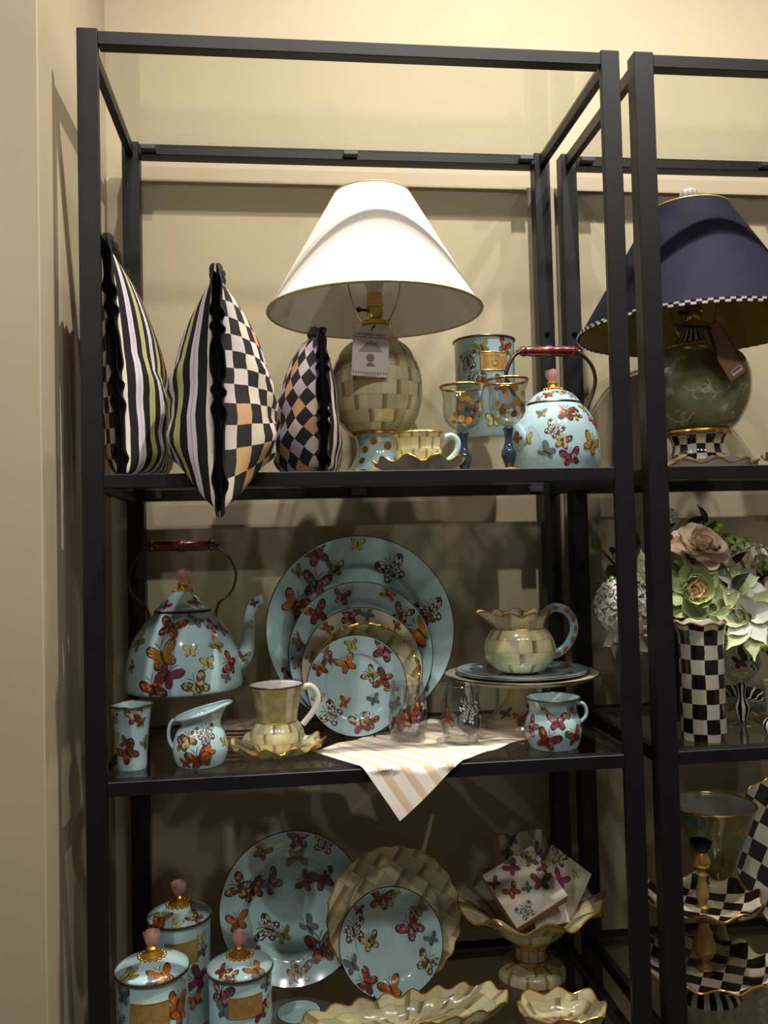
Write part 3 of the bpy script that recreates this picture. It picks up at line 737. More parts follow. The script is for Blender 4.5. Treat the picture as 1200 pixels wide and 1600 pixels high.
lid = sm([(.049, .129), (.0485, .132), (.043, .140), (.030, .151), (.014, .157)], 4)
kettle('pale blue butterfly tea kettle with pink rose knob, right end of the upper shelf', (.8125, .15, Z1), op, .129, lid,
 [(-.026, .074, .019, -35, 'chk'), (-.012, .052, .018, -15, 'flo'), (-.038, .034, .020, 60, 'gry', (1, .5)), (.002, .024, .021, 12, 'pnk'), (.044, .048, .024, -30, 'band'), (.000, .104, .022, -10, 'red'), (.020, .100, .014, 30, 'flo'), (.052, .096, .014, -30, 'pnk'), (.040, .114, .012, 10, 'olv'), (-.04, .105, .012, 10, 'olv'), (.062, .085, .012, 20, 'red'), (-.066, .06, .014, 10, 'yel')],
 [(-.02, .142, .012, 10, 'red'), (.024, .142, .013, -10, 'chk'), (.004, .146, .010, 20, 'flo'), (-.036, .137, .008, 0, 'chk')],
 ((-.058, 0, .128), (.064, 0, .124)), [(-.058, 0, .128), (-.074, 0, .150), (-.088, 0, .180), (-.080, 0, .208), (-.064, 0, .2265), (-.03, 0, .229), (.03, 0, .229), (.052, 0, .2265), (.074, 0, .205), (.082, 0, .178), (.076, 0, .150), (.064, 0, .124)],
 (-.060, .048, .229, .0105), ([(-.062, -.026, .052), (-.082, -.034, .075), (-.091, -.037, .098), (-.098, -.039, .113)], [.020, .015, .010, .0095], [(.3, -2.2, .012, 'org')]), (.013, .026), 'green', .0036)

# ------------------------------------------------------------------ middle shelf
riser((.121, .288, Z2), .15, .13, .096, 'clear acrylic riser under the large dark-side kettle')
op = sm([(.102, 0), (.1085, .004), (.109, .020), (.105, .055), (.094, .090), (.074, .122), (.054, .142), (.050, .145)], 5)
lid = sm([(.051, .146), (.051, .150), (.044, .156), (.030, .172), (.016, .184)], 4)
kettle('large pale blue butterfly tea kettle with curved spout in the shadow at the left', (.121, .280, Z2+.0965), op, .146, lid,
 [(-.014, .121, .030, -15, 'red'), (.029, .130, .019, -25, 'gry'), (.058, .118, .018, -50, 'pnk'), (-.026, .073, .033, 22, 'orgs'), (-.018, .040, .029, -30, 'pur'), (-.040, .016, .031, 25, 'red'), (.036, .018, .027, 35, 'flo'), (.052, .056, .016, 5, 'yel'), (.067, .085, .020, 50, 'olv', (1, .6)), (.090, .050, .024, 65, 'red'), (.084, .028, .014, 20, 'gry'), (-.085, .052, .013, 60, 'gry'), (-.074, .095, .024, 55, 'olv'), (.022, .080, .014, 0, 'yel'), (.075, .110, .016, -60, 'olv')],
 [(-.028, .158, .014, -30, 'pur'), (.026, .162, .014, 30, 'red')],
 ((-.063, 0, .140), (.062, 0, .142)), [(-.063, 0, .140), (-.070, 0, .156), (-.093, 0, .180), (-.099, 0, .212), (-.086, 0, .244), (-.062, 0, .266), (-.03, 0, .2685), (.03, 0, .2685), (.060, 0, .266), (.086, 0, .246), (.100, 0, .212), (.090, 0, .178), (.068, 0, .160), (.062, 0, .142)],
 (-.065, .062, .2685, .012), ([(.088, 0, .040), (.112, 0, .055), (.121, 0, .090), (.124, 0, .130), (.134, 0, .155), (.150, 0, .163)], [.022, .0165, .0125, .0105, .0095, .0085], [(.22, -1.6, .015, 'flo'), (.55, -1.6, .010, 'yel'), (.85, -1.9, .010, 'pur')]), (.014, .028), 'gold')
def mk_plate(name, label, cx, cy, R, tilt, zfloor, m, rim_m, flies, group=None, lift=0.0, cat='plate', **kw):
    a = rad(90-tilt)
    t = thing(name, label, cat, (cx, cy, zfloor+R*cos(rad(tilt))+.001+lift), (a, 0, 0), group)
    plate(t, R, m, rim_m, flies, **kw); return t
TL = 12
mk_plate('charger_plate', 'largest pale blue butterfly charger, rearmost of the leaning stack', .464, .372, .190, TL, Z2, 'turquoise', 'bronze_rim',
 [(0, .91, .09, -10, 'yel'), (-.45, .81, .17, 25, 'red'), (-.66, .61, .10, 40, 'olv', (1, .4)), (-.25, .66, .11, 0, 'flo'), (-.46, .48, .18, -12, 'pnk'), (.37, .62, .18, 18, 'chk'), (-.70, .28, .17, -30, 'org'), (-.60, .1, .10, 20, 'red'), (.76, .15, .17, 10, 'chk'), (.72, .08, .12, 30, 'red'), (-.77, -.45, .09, 0, 'pnk'), (.6, -.6, .14, 0, 'org')], depth=.10, well=.68)
mk_plate('dinner_plate', 'pale blue butterfly dinner plate, second from the back of the leaning stack', .4604, .334, .143, TL, Z2, 'turquoise', 'bronze_rim',
 [(-.60, .58, .20, 20, 'red'), (-.24, .80, .14, -12, 'pnk'), (.42, .80, .15, 60, 'org', (1, .4)), (.86, .25, .26, 40, 'org', (.9, .9)), (-.84, .2, .17, 30, 'olv', (.3, 1)), (-.87, -.1, .11, 0, 'chk'), (.60, .53, .17, -30, 'flo'), (-.86, -.38, .1, 0, 'gry')], depth=.10, well=.72)
mk_plate('butterfly_plate', 'cream butterfly plate with dark rim in the middle of the leaning stack', .460, .308, .118, TL, Z2, 'cream_enamel', 'bronze_rim',
 [(-.18, .87, .2, -8, 'pnk'), (.14, .88, .14, 30, 'gry'), (-.58, .66, .16, 60, 'red', (1, .3)), (.60, .68, .12, 0, 'red', (1, .5)), (-.84, .2, .11, 30, 'olv'), (.93, -.05, .16, 60, 'red', (1, .5)), (.93, -.25, .13, 60, 'red')], depth=.09, well=.75)
mk_plate('scalloped_plate', 'cream checked plate with beaded gold edge in the leaning stack', .4646, .285, .103, TL, Z2, 'parchment', 'gold', [], depth=.09, well=.7, planar=.024, scl=(40, .012, .0015), rim_r=.0026)
mk_plate('salad_plate', 'small pale blue butterfly plate in front of the leaning stack', .4425, .232, .0925, TL, Z2, 'turquoise', 'bronze_rim',
 [(-.72, .36, .20, 20, 'red'), (-.55, .52, .18, 40, 'pnk', (1, .3)), (-.18, .43, .24, 25, 'org'), (.58, .67, .30, -25, 'pnk'), (.30, .2, .20, 50, 'flo'), (.56, .1, .24, 70, 'red'), (.72, -.1, .16, 40, 'olv'), (.34, -.30, .15, 20, 'gry'), (-.24, -.34, .16, -20, 'org', (.5, 1)), (-.77, -.18, .15, 60, 'yel'), (-.52, -.55, .28, 60, 'chk'), (.05, -.76, .26, 12, 'flo'), (.22, -.72, .2, -20, 'red'), (-.60, .70, .13, 30, 'olv'), (-.08, .80, .15, 10, 'yel'), (.78, -.4, .14, 30, 'gry')], depth=.13, well=.62, lift=.004)
stand_wire((.4425, .258, Z2), .028, .09, .052, 'small black wire easel holding the front blue plate of the middle shelf')
stand_wire((.462, .345, Z2), .05, .14, .05, 'black wire easel behind the big leaning stack of plates')
t = thing('tumbler', 'slim pale blue butterfly tumbler beside the left post', 'cup', (.0565, .088, Z2))
op = sm([(.0215, 0), (.0235, .003), (.0245, .03), (.0285, .07), (.0325, .1)], 3)+[(.0345, .104)]
mb = MB(); mb.lathe([(0, 0)]+op+[(.033, .1045), (.031, .1), (.022, .006), (0, .005)], 'turquoise', 48)
flies_l(mb, op, [(.010, .089, .017, 10, 'flo'), (.018, .078, .010, 0, 'red'), (-.024, .086, .012, 0, 'chk'), (-.003, .030, .023, 35, 'red'), (-.006, .048, .011, 70, 'red'), (.022, .040, .015, 40, 'olv', (1, .4)), (-.022, .055, .010, 0, 'yel')])
obj('tumbler_body', mb, t); mb = MB(); mb.ring(.0342, .0018, .104, 'bronze_rim', 56, 6); obj('rim', mb, t)
t = thing('creamer', 'small pale blue butterfly creamer with pouring lip between the tumbler and the cream mug', 'jug', (.1675, .085, Z2))
op = sm([(.032, 0), (.040, .006), (.0455, .028), (.0405, .052), (.032, .066), (.032, .074)], 5)
top = sm([(.032, .074), (.034, .080), (.040, .087)], 3)
def crmod(s, th, r, z):
    if z > .06:
        w = min(1, (z-.06)/.027); r = r*(1+w*.32*max(0, cos(th-.12))**6); z = z+w*(.010*cos(th)+.004*max(0, cos(th))**4)
    return r, z
mb = MB(); mb.lathe([(0, 0)]+op+top[1:]+[(.0385, .088), (.034, .0825), (.029, .075), (.029, .068), (.042, .03), (.036, .008), (0, .006)], 'turquoise', 64, crmod)
flies_l(mb, op, [(-.014, .050, .018, 25, 'flo'), (-.026, .042, .016, 0, 'flo'), (.014, .058, .018, 10, 'chk'), (.012, .050, .012, 10, 'chk'), (.002, .018, .024, 20, 'red'), (.018, .028, .014, 55, 'org'), (-.020, .012, .012, 0, 'red'), (.04, .04, .01, 0, 'yel')])
obj('jug_body', mb, t)
mb = MB(); mb.ring(.039, .0028, .0875, 'turquoise', 64, 8, lambda th: (.0395*(1+.32*max(0, cos(th-.12))**6), .0875+.010*cos(th)+.004*max(0, cos(th))**4)); obj('lip', mb, t)
mb = MB(); handle_arc(mb, [(-.034, 0, .076), (-.045, 0, .074), (-.051, 0, .060), (-.050, 0, .042), (-.043, 0, .028)], .003, 'turquoise', 8); obj('handle', mb, t)
saucer('scalloped_saucer', 'cream saucer with ruffled gold edge under the tall cream mug', (.294, .134, Z2), .081, .022, 'parchment', 'parchment', 11)
t = thing('mug', 'cream mug with flared top, round checked bottom and pale handle', 'mug', (.2945, .130, Z2+.0055))
op = sm([(.028, 0), (.036, .004), (.0455, .020), (.0465, .033), (.040, .046), (.0345, .052)], 5)
op2 = sm([(.0345, .0525), (.0365, .066), (.041, .092), (.0465, .114)], 4)
mb = MB(); mb.lathe([(0, 0)]+op, 'parchment', 56, None, 18, .0185); obj('mug_base', mb, t)
mb = MB(); mb.lathe([(r, z, 'khaki_streak') for r, z in op2]+[(.045, .115, 'white_glaze')]+[(r-.003, z) for r, z in op2[::-1]]+[(0, .05)], 'white_glaze', 56, None, 16, .2)
obj('mug_top', mb, t)
mb = MB(); mb.ring(.0462, .0014, .1145, 'bronze_rim', 56, 6); mb.ring(.0345, .0014, .0525, 'gold_dull', 48, 6); obj('gold_line', mb, t)
mb = MB(); handle_arc(mb, [(.044, 0, .107), (.058, 0, .110), (.070, 0, .098), (.070, 0, .080), (.060, 0, .062), (.044, 0, .044)], [.0055]*26, 'white_glaze', 10); obj('handle', mb, t)
t = thing('folded_napkins', 'folded beige striped napkins lying in layers behind the cream mug', 'napkin', (.262, .262, Z2), (0, 0, rad(-8)))
for k in range(4): obj('napkin_layer', MB().box((.004*((k*7) % 3-1), .003*((k*5) % 3-1), .0042+k*.0075), (.135, .085, .0065), 'napkin_fold', .0025), t)
# the napkin hanging over the edge
def napkin():
    t = thing('napkin', 'cream napkin with tan stripes, its corner hanging over the middle shelf edge', 'napkin', (.55, .1, Z2))
    for ly in range(2):
        Fp, Rp, Lp, Bp = (.487+.004*ly, -.088-.0*ly+.007*ly), (.752-.004*ly, .140), (.352, .118+.004*ly), (.600, .335)
        n = 84; rows = []; up = .0075-.003*ly
        for i in range(n+1):
            s = i/n; row = []
            for j in range(n+1):
                q = j/n
                x = (1-s)*((1-q)*Fp[0]+q*Rp[0])+s*((1-q)*Lp[0]+q*Bp[0]); y = (1-s)*((1-q)*Fp[1]+q*Rp[1])+s*((1-q)*Lp[1]+q*Bp[1])
                z = up*.6+(.0014*sin(x*70+y*30)+.0012)*max(0, min(1, (y+.01)*12))
                R0 = .006+.003*(1-ly)
                if y < .004:
                    d = .004-y; arc = R0*PI/2
                    if d < arc: a = d/R0; y2, z = -R0*sin(a)+.004-.0, z-R0*(1-cos(a))
                    else: y2, z = -R0+.004-.006*sin((d-arc)*14)+.003*sin(x*55+1), z-R0-(d-arc)
                    y = y2-.003
                row.append((x-.55, y-.1, z))
            rows.append(row)
        mb = MB(); mb.grid(rows, 'napkin_cloth', lambda i, j: (j/n*11.0, i/n*11.0)); obj('cloth_layer', mb, t)
napkin()
def glass_tumbler(label, loc, fl):
    t = thing('stemless_glass', label, 'glass', loc, (0, 0, 0))
    op = sm([(.024, 0), (.0315, .006), (.0355, .030), (.0355, .055), (.0325, .080), (.0295, .100)], 5)
    mb = MB(); mb.lathe([(0, 0)]+op+[(r-.0018, z) for r, z in op[::-1][:-5]]+[(0, .010)], 'clear_glass', 56); flies_l(mb, op, fl); obj('glass_body', mb, t)
    mb = MB(); mb.ring(.0290, .0009, .1003, 'clear_glass', 48, 6); obj('lip', mb, t)
glass_tumbler('clear stemless glass with red butterflies in front of the small blue plate', (.5285, .163, Z2+.0075),
 [(-.014, .036, .020, 25, 'red'), (.008, .052, .020, 30, 'red'), (.010, .040, .012, 0, 'pnk'), (.026, .062, .012, 0, 'chk'), (-.03, .06, .012, 30, 'gry')])
glass_tumbler('clear stemless glass with checked butterfly nearest the shelf edge', (.6165, .118, Z2+.0075),
 [(-.026, .048, .020, 70, 'red'), (.006, .052, .024, -15, 'chk'), (.018, .062, .018, 25, 'chk'), (.032, .042, .012, 0, 'yel'), (-.012, .045, .016, 0, 'gry')])
t = thing('cake_stand', 'white footed cake stand with butterflies on its pedestal, right side of the middle shelf', 'cake stand', (.767, .258, Z2))
op = sm([(.072, .004), (.062, .020), (.042, .040), (.030, .060), (.027, .080), (.032, .090)], 4)
mb = MB(); mb.lathe([(0, 0), (.073, 0)]+op+[(0, .09)], 'cream_enamel', 56)
flies_l(mb, op, [(-.016, .024, .020, 10, 'org'), (-.042, .030, .016, 30, 'gry'), (.014, .040, .016, 20, 'chk'), (.04, .02, .014, 0, 'red')]); obj('pedestal', mb, t)
mb = MB(); mb.lathe([(0, .088), (.10, .089), (.135, .094), (.148, .101), (.149, .103), (.146, .104), (.10, .098), (0, .098)], 'cream_enamel', 80); obj('top_plate', mb, t)
mb = MB(); mb.ring(.1485, .0018, .1025, 'bronze_rim', 96, 6); obj('rim', mb, t)
t = thing('dessert_plate', 'pale blue butterfly plate lying flat on the cake stand under the pitcher', 'plate', (.767, .258, Z2+.1045))
plate(t, .127, 'turquoise', 'bronze_rim', [(-.7, -.35, .13, 10, 'pnk'), (.6, -.5, .12, 30, 'gry'), (-.4, .6, .14, 0, 'red'), (-.82, -.05, .1, 0, 'gry'), (.75, .1, .12, 20, 'org')], depth=.05, well=.7)
t = thing('pitcher', 'cream checked round pitcher with ruffled gold rim and blue handle on the cake stand', 'pitcher', (.762, .250, Z2+.1055))
op = sm([(.034, 0), (.052, .008), (.067, .030), (.0695, .048), (.063, .070), (.052, .084)], 5)
mb = MB(); mb.lathe([(0, 0)]+op, 'parchment', 64, None, 17, .0235); obj('pitcher_body', mb, t)
def pmod(s, th, r, z):
    w = max(0, (z-.086)/.028)
    if w > 0: r = r*(1+w*(.05*cos(9*th)+.42*max(0, cos(th-PI))**10)); z = z+w*(.0035*cos(9*th)+.004*max(0, cos(th-PI))**8)
    return r, z
up = sm([(.0505, .0845), (.0505, .090), (.054, .102), (.060, .114)], 4)
mb = MB(); mb.lathe([(*q, 'parchment_long') for q in up]+[(.058, .114, 'parchment_long')]+[(r-.003, z) for r, z in up[::-1]], 'parchment_long', 72, pmod, 17, .2); obj('pitcher_neck', mb, t)
mb = MB(); mb.ring(.060, .0018, .114, 'gold', 108, 6, lambda th: (pmod(1, th, .060, .114))); mb.ring(.0512, .0015, .0852, 'gold', 64, 6); obj('gold_rim', mb, t)
mb = MB(); path = sm([(.050, 0, .108), (.068, 0, .121), (.090, 0, .118), (.107, 0, .100), (.110, 0, .076), (.098, 0, .050), (.078, 0, .034), (.064, 0, .030)], 5)
mb.tube(path, .0085, 'turquoise', 12, flat=.55)
for i, sd in ((6, -1), (11, -1), (15, -1), (19, -1), (23, -1), (27, -1), (31, -1)):
    P = Vector(path[i]); T = (Vector(path[i+1])-P).normalized(); B = Vector((0, 1, 0)); Nn = B.cross(T)
    q = [P+B*(-.0088)+T*(.0065*cos(TAU*k/8))+Nn*(.0038*sin(TAU*k/8)) for k in range(8)]; mb.face([mb.p(x) for x in q], 'amber_paint')
obj('handle', mb, t)
t = thing('mug', 'pale blue enamel mug with pink butterflies at the right end of the middle shelf', 'mug', (.7705, .077, Z2))
op = sm([(.036, 0), (.042, .004), (.0475, .020), (.0490, .034), (.0455, .050), (.041, .062), (.0415, .076)], 5)
mb = MB(); mb.lathe([(0, 0)]+op+[(.0465, .0845), (.047, .086), (.045, .0865), (.0395, .076), (.039, .062), (.044, .035), (.036, .006), (0, .006)], 'turquoise', 64)
flies_l(mb, op, [(-.006, .052, .020, 0, 'pnk'), (.024, .026, .020, 18, 'red'), (-.024, .020, .024, -25, 'red'), (-.044, .040, .020, 60, 'pnk'), (-.028, .074, .014, 180, 'olv'), (.022, .070, .017, 190, 'olv'), (.044, .040, .012, 30, 'pnk')]); obj('mug_body', mb, t)
mb = MB(); mb.ring(.0470, .0018, .086, 'bronze_rim', 64, 6); obj('rim', mb, t)
mb = MB(); handle_arc(mb, [(.042, -.006, .074), (.052, -.006, .074), (.058, -.006, .064), (.057, -.006, .052), (.047, -.006, .042)], .0032, 'turquoise', 8); obj('handle', mb, t)

# ------------------------------------------------------------------ lower shelf of the left unit
def lidded(label, loc, R, H, fl, lidfl, pl):
    t = thing('lidded_canister', label, 'canister', loc)
    op = [(R-.003, 0), (R, .003), (R, H-.006), (R-.001, H)]
    mb = MB(); mb.lathe([(0, 0)]+op+[(0, H)], 'turquoise', 64); flies_l(mb, op, fl); obj('canister_body', mb, t)
    lid = sm([(R+.002, H+.003), (R+.001, H+.008), (R*.8, H+.015), (R*.4, H+.023), (R*.2, H+.025)], 4)
    mb = MB(); mb.lathe([(0, H+.0005), (R, H+.0005), (R+.002, H+.002)]+lid+[(0, lid[-1][1])], 'turquoise', 64); flies_l(mb, lid, lidfl); lo = obj('lid', mb, t)
    mb = MB(); mb.ring(R+.0015, .0024, H+.0025, 'bronze_rim', 72, 8); obj('lid_rim', mb, lo)
    kz = lid[-1][1]; mb = MB(); mb.lathe([(.020, kz-.003), (.020, kz), (.013, kz+.004), (.008, kz+.006), (.008, kz+.010), (.010, kz+.012), (.007, kz+.015), (0, kz+.015)], 'gold', 24)
    for k in range(16): mb.ball((.021*cos(TAU*k/16), .021*sin(TAU*k/16), kz-.0015), .0034, 'gold', 6)
    obj('knob_base', mb, lo)
    mb = MB(); rose(mb, (0, 0, kz+.013), .0135, .027, 'rose_glass'); obj('rose_knob', mb, lo)
    plaque(t, op, *pl); return t
lidded('lidded pale blue canister with gold plaque, foremost of the three at lower left', (.082, .098, Z3), .0575, .144,
 [(.044, .105, .024, -20, 'org'), (.048, .085, .020, 20, 'org'), (-.04, .125, .018, 0, 'gry'), (-.045, .085, .014, 0, 'chk'), (.045, .06, .018, 30, 'pur'), (-.02, .06, .02, 0, 'red')],
 [(.024, .155, .024, 10, 'org'), (.008, .152, .012, -30, 'gry'), (-.034, .155, .018, -20, 'olv'), (-.030, .159, .012, 20, 'yel')], (.004, .100, .062, .036))
lidded('shortest lidded pale blue canister with gold plaque, right of the three at lower left', (.2215, .160, Z3), .0545, .106,
 [(-.030, .086, .026, -15, 'pnk'), (-.025, .060, .018, 0, 'gry'), (.046, .09, .014, 30, 'gry'), (.035, .050, .020, 10, 'pur'), (.045, .055, .016, 30, 'yel')],
 [(.030, .118, .020, 15, 'org'), (-.028, .120, .016, -20, 'red'), (-.014, .114, .018, 20, 'flo'), (.034, .114, .013, 40, 'gry')], (.012, .066, .058, .034))
lidded('tallest lidded pale blue canister with gold plaque, rearmost of the three at lower left', (.112, .222, Z3), .0545, .176,
 [(.036, .085, .026, 70, 'pur'), (.030, .05, .02, 20, 'org'), (.042, .150, .012, 0, 'yel'), (.044, .13, .016, 60, 'pnk')],
 [(-.030, .188, .022, 15, 'org'), (-.036, .184, .016, 0, 'red'), (.002, .186, .012, -20, 'yel'), (.034, .188, .018, 30, 'flo')], (.010, .135, .056, .036))
mk_plate('soup_plate', 'deep pale blue butterfly soup plate leaning behind the canisters on the lower shelf', 0.316, .340, .139, 12, Z3, 'turquoise', 'bronze_rim',
 [(.1, .88, .19, 0, 'pnk'), (.46, .80, .19, -20, 'chk'), (-.42, .74, .15, -30, 'pnk'), (-.72, .3, .2, 60, 'flo'), (-.56, .22, .2, 20, 'red'), (-.3, .3, .2, 40, 'pnk'), (.2, .28, .16, 60, 'pur'), (.44, .3, .2, 20, 'red'), (.07, .64, .18, 180, 'olv'), (-.34, -.3, .2, 70, 'chk'), (-.14, -.4, .14, 20, 'olv'), (.22, -.32, .17, 50, 'gry', (1, .5)), (.38, -.58, .24, 10, 'red'), (-.76, -.15, .17, 10, 'org'), (.1, -.83, .17, 0, 'flo'), (.0, -.88, .12, 0, 'red'), (-.55, -.62, .15, 20, 'olv')], depth=.28, well=.62)
stand_wire((.316, .362, Z3), .05, .12, .05, 'black wire easel holding the soup plate on the lower shelf')
mk_plate('scalloped_plate', 'large cream checked plate with wavy gold edge on the lower shelf', .507, .278, .127, 12, Z3, 'parchment', 'gold', [], depth=.09, well=.7, planar=.028, scl=(22, .014, .0016), rim_r=.0018, lift=.001)
mk_plate('salad_plate', 'small pale blue butterfly plate leaning on the large scalloped plate', .496, .240, .0965, 12, Z3, 'turquoise', 'bronze_rim',
 [(-.17, .78, .28, -15, 'red'), (-.05, .74, .2, 10, 'chk'), (-.72, .25, .28, 12, 'chk'), (-.40, .02, .22, 20, 'flo'), (.43, .22, .30, 40, 'pnk'), (.80, 0, .15, 30, 'gry'), (.68, -.42, .25, -30, 'flo'), (-.75, -.34, .22, 20, 'gry', (.6, 1)), (-.49, -.67, .26, 60, 'red'), (-.04, -.82, .26, 20, 'org'), (.6, .58, .2, 40, 'olv'), (.13, .9, .13, 30, 'yel'), (-.6, .62, .12, 0, 'red')], depth=.11, well=.66)
stand_wire((.50, .300, Z3), .04, .10, .08, 'black wire easel behind the scalloped plate on the lower shelf')
t = thing('pedestal_bowl', 'cream checked footed bowl with wavy gold rim holding the napkin packs', 'bowl', (.772, .272, Z3))
ft = sm([(.0665, .005), (.065, .015), (.054, .022), (.037, .026), (.030, .038), (.031, .056)], 4)
mb = MB(); mb.lathe([(0, 0), (.066, 0)]+ft+[(0, .056)], 'parchment', 64, None, 22, .03); obj('foot', mb, t)
for q in ((.034, .0045, .030), (.0325, .0045, .059), (.0345, .0035, .066)): mb = MB(); mb.ring(*q, 'gold', 48, 8); obj('gold_band', mb, t)
def bmod(s, th, r, z):
    w = max(0, (z-.09)/.055)**1.3; return r*(1+.055*w*cos(9*th+.9)), z+.013*w*cos(9*th+1.6)
bo = sm([(.030, .062), (.046, .070), (.064, .084), (.080, .104), (.110, .126), (.143, .142)], 4)
mb = MB(); mb.lathe(bo+[(.141, .144)]+[(r-.004, z+.003) for r, z in bo[::-1][1:-3]]+[(0, .078)], 'parchment', 108, bmod, 20, .032); obj('bowl', mb, t)
mb = MB(); mb.ring(.143, .0019, .143, 'gold', 144, 6, lambda th: bmod(1, th, .143, .143)); obj('rim', mb, t)
def pack(label, P, N, Up, fl, w=.118, th=.021):
    # paper napkin pack: P centre of the front face, N its normal, Up its upper edge direction
    N = Vector(N).normalized(); U = (Vector(Up)-N*Vector(Up).dot(N)).normalized(); X = U.cross(N)
    R = Matrix((X, U, N)).transposed().to_4x4(); R.translation = Vector(P)-N*th/2
    t = thing('napkin_pack', label, 'napkins', (0, 0, 0), (0, 0, 0), 'paper napkin packs in the pedestal bowl'); t.matrix_world = R
    mb = MB(); mb.box((0, 0, 0), (w, w, th-.0016), 'paper_pink', .002); obj('paper_stack', mb, t, False)
    mb = MB(); mb.box((0, 0, th/2-.0004), (w-.001, w-.001, .0008), 'paper_white', .0002)
    sf = lambda x, y: (lambda dx, dy: (Vector((max(-w/2, min(w/2, x+dx)), max(-w/2, min(w/2, y+dy)), th/2)), Vector((0, 0, 1))))
    for x, y, s, r, st in fl: mb.fly(sf(x*w, y*w), s*w, r, st)
    obj('printed_sheet', mb, t, False)
pack('napkin pack with red butterflies lying tilted on top in the pedestal bowl', (.752, .228, Z3+.186), (-.17, -.68, .71), (-.38, .71, .59), [(-.22, -.36, .17, 0, 'chk'), (-.22, .02, .16, 10, 'red'), (.26, -.10, .19, -30, 'red'), (.0, .34, .16, 10, 'pur'), (.34, .30, .17, -20, 'flo'), (-.40, .28, .13, 10, 'red'), (.02, -.06, .10, 20, 'gry'), (.44, .08, .12, 30, 'red'), (.30, .46, .12, 20, 'chk'), (.02, .46, .10, 30, 'olv')], .116, .025)
pack('napkin pack standing upright at the back of the pedestal bowl', (.776, .314, Z3+.198), (.42, -.87, .25), (0, .2, 1), [(-.2, .4, .16, 10, 'pur'), (-.36, .2, .18, 30, 'olv'), (.26, .42, .1, 0, 'yel'), (.3, .15, .16, 30, 'red'), (.35, -.2, .16, 40, 'red')], .112)
pack('napkin pack leaning to the right in the pedestal bowl', (.838, .268, Z3+.172), (.22, -.90, .38), (.60, .35, .72), [(-.05, .0, .22, 0, 'pur'), (-.25, .35, .22, 10, 'flo'), (.2, .3, .1, 30, 'yel'), (-.1, -.3, .12, 30, 'red')], .098)
pack('napkin pack low at the front of the pedestal bowl, mostly covered by the tilted pack', (.796, .230, Z3+.143), (.02, -.80, .60), (-.12, .5, .8), [(.15, .1, .22, 20, 'red'), (.3, .3, .15, 0, 'pnk')], .070, .016)
def long_dish(label, loc, a, b, h, k, rotz, name='serving_dish'):
    t = thing(name, label, 'dish', loc, (0, 0, rotz)); n = 144
    def se(th): c, q = cos(th), sin(th); e = (abs(c)**3.4+abs(q)**3.4)**(-1/3.4); return a*e*c, b*e*q
    fine = [se(TAU*i/2000) for i in range(2001)]; L = [0]
    for i in range(2000): L.append(L[-1]+math.hypot(fine[i+1][0]-fine[i][0], fine[i+1][1]-fine[i][1]))
    out = []; i = 0
    for j in range(n):
        while L[i+1] < L[-1]*j/n: i += 1
        out.append(fine[i])
    def pt(f, z, j, w):
        wv = w*cos(TAU*k*j/n); x, y = out[j]; g = math.hypot(x, y); return x*f+x/g*.0035*wv, y*f+y/g*.0035*wv, z+.0045*w*cos(TAU*k*j/n+.6)
    pr = [(.0, .0, 0), (.60, .0, 0), (.74, .006, .1), (.90, h*.55, .5), (1.0, h, 1.0), (.985, h+.001, 1.0), (.88, h*.58+.003, .5), (.71, .009, .1), (.55, .005, 0), (0, .005, 0)]
    V_ = [0, 1, 1.2, 2, 3, 3, 4, 4.8, 5.6, 8]; nu = round(L[-1]/.032)
    mb = MB(); mb.grid([[pt(max(f, .001), z, j, w) for j in range(n)] for f, z, w in pr], 'parchment', lambda i, j: (nu*j/n, V_[i]), True); obj('dish_body', mb, t)
    mb = MB(); mb.tube([pt(1.0, h, j, 1.0) for j in range(n)], .0016, 'gold', 6, True); obj('rim', mb, t)
long_dish('long cream checked tray with wavy gold rim at the front of the lower shelf', (.505, .112, Z3), .185, .052, .036, 18, rad(9), 'serving_tray')
long_dish('short cream scalloped dish at the front right corner of the lower shelf', (.772, .082, Z3), .073, .05, .036, 8, rad(-6))
t = thing('saucer', 'pale blue saucer lying flat between the short canister and the long tray', 'saucer', (.322, .186, Z3+.0045))
plate(t, .038, 'turquoise', 'bronze_rim', [], depth=.16, well=.6)

# ------------------------------------------------------------------ right unit: china
saucer('scalloped_saucer', 'scalloped saucer with gold edge right of the navy lamp at the photo edge', (1.278, .085, Z1), .083, .026, 'courtly', 'grey_glaze')
t = thing('teacup', 'black and white checked teacup at the right photo edge of the upper shelf', 'cup', (1.278, .085, Z1+.0055))
op = sm([(.022, 0), (.024, .006), (.036, .016), (.044, .030), (.045, .046), (.050, .064)], 4)
mb = MB(); mb.lathe([(0, 0)]+op+[(r-.003, z+.001) for r, z in op[::-1][:-3]]+[(0, .012)], 'courtly', 56, None, 22, .021); obj('cup_body', mb, t)
mb = MB(); mb.ring(.0495, .0016, .065, 'gold', 56, 6); obj('rim', mb, t)
t = thing('checked_vase', 'tall straight vase in black and white check with ruffled rim beside the right post', 'vase', (1.0485, .083, Z2))
def vmod(s, th, r, z):
    w = max(0, (z-.18)/.026); return r*(1+.04*w*w*cos(8*th)), z+.0025*w*cos(8*th)
op = [(.0375, 0), (.0385, .003), (.0385, .178), (.040, .188), (.044, .205)]
mb = MB(); mb.lathe([(0, 0)]+[(*q, 'courtly') for q in op]+[(.042, .206, 'white_glaze'), (.0375, .188), (.036, .17), (.036, .006), (0, .006)], 'courtly', 72, vmod, 10, .0258); obj('vase_body', mb, t)
mb = MB(); mb.ring(.0435, .0015, .2055, 'gold', 96, 6, lambda th: vmod(1, th, .0438, .2055)); obj('rim', mb, t)
g = goblet('clear goblet with black and white striped stem beside the checked vase', (1.177, .185, Z2), (.95, .97), 'check')
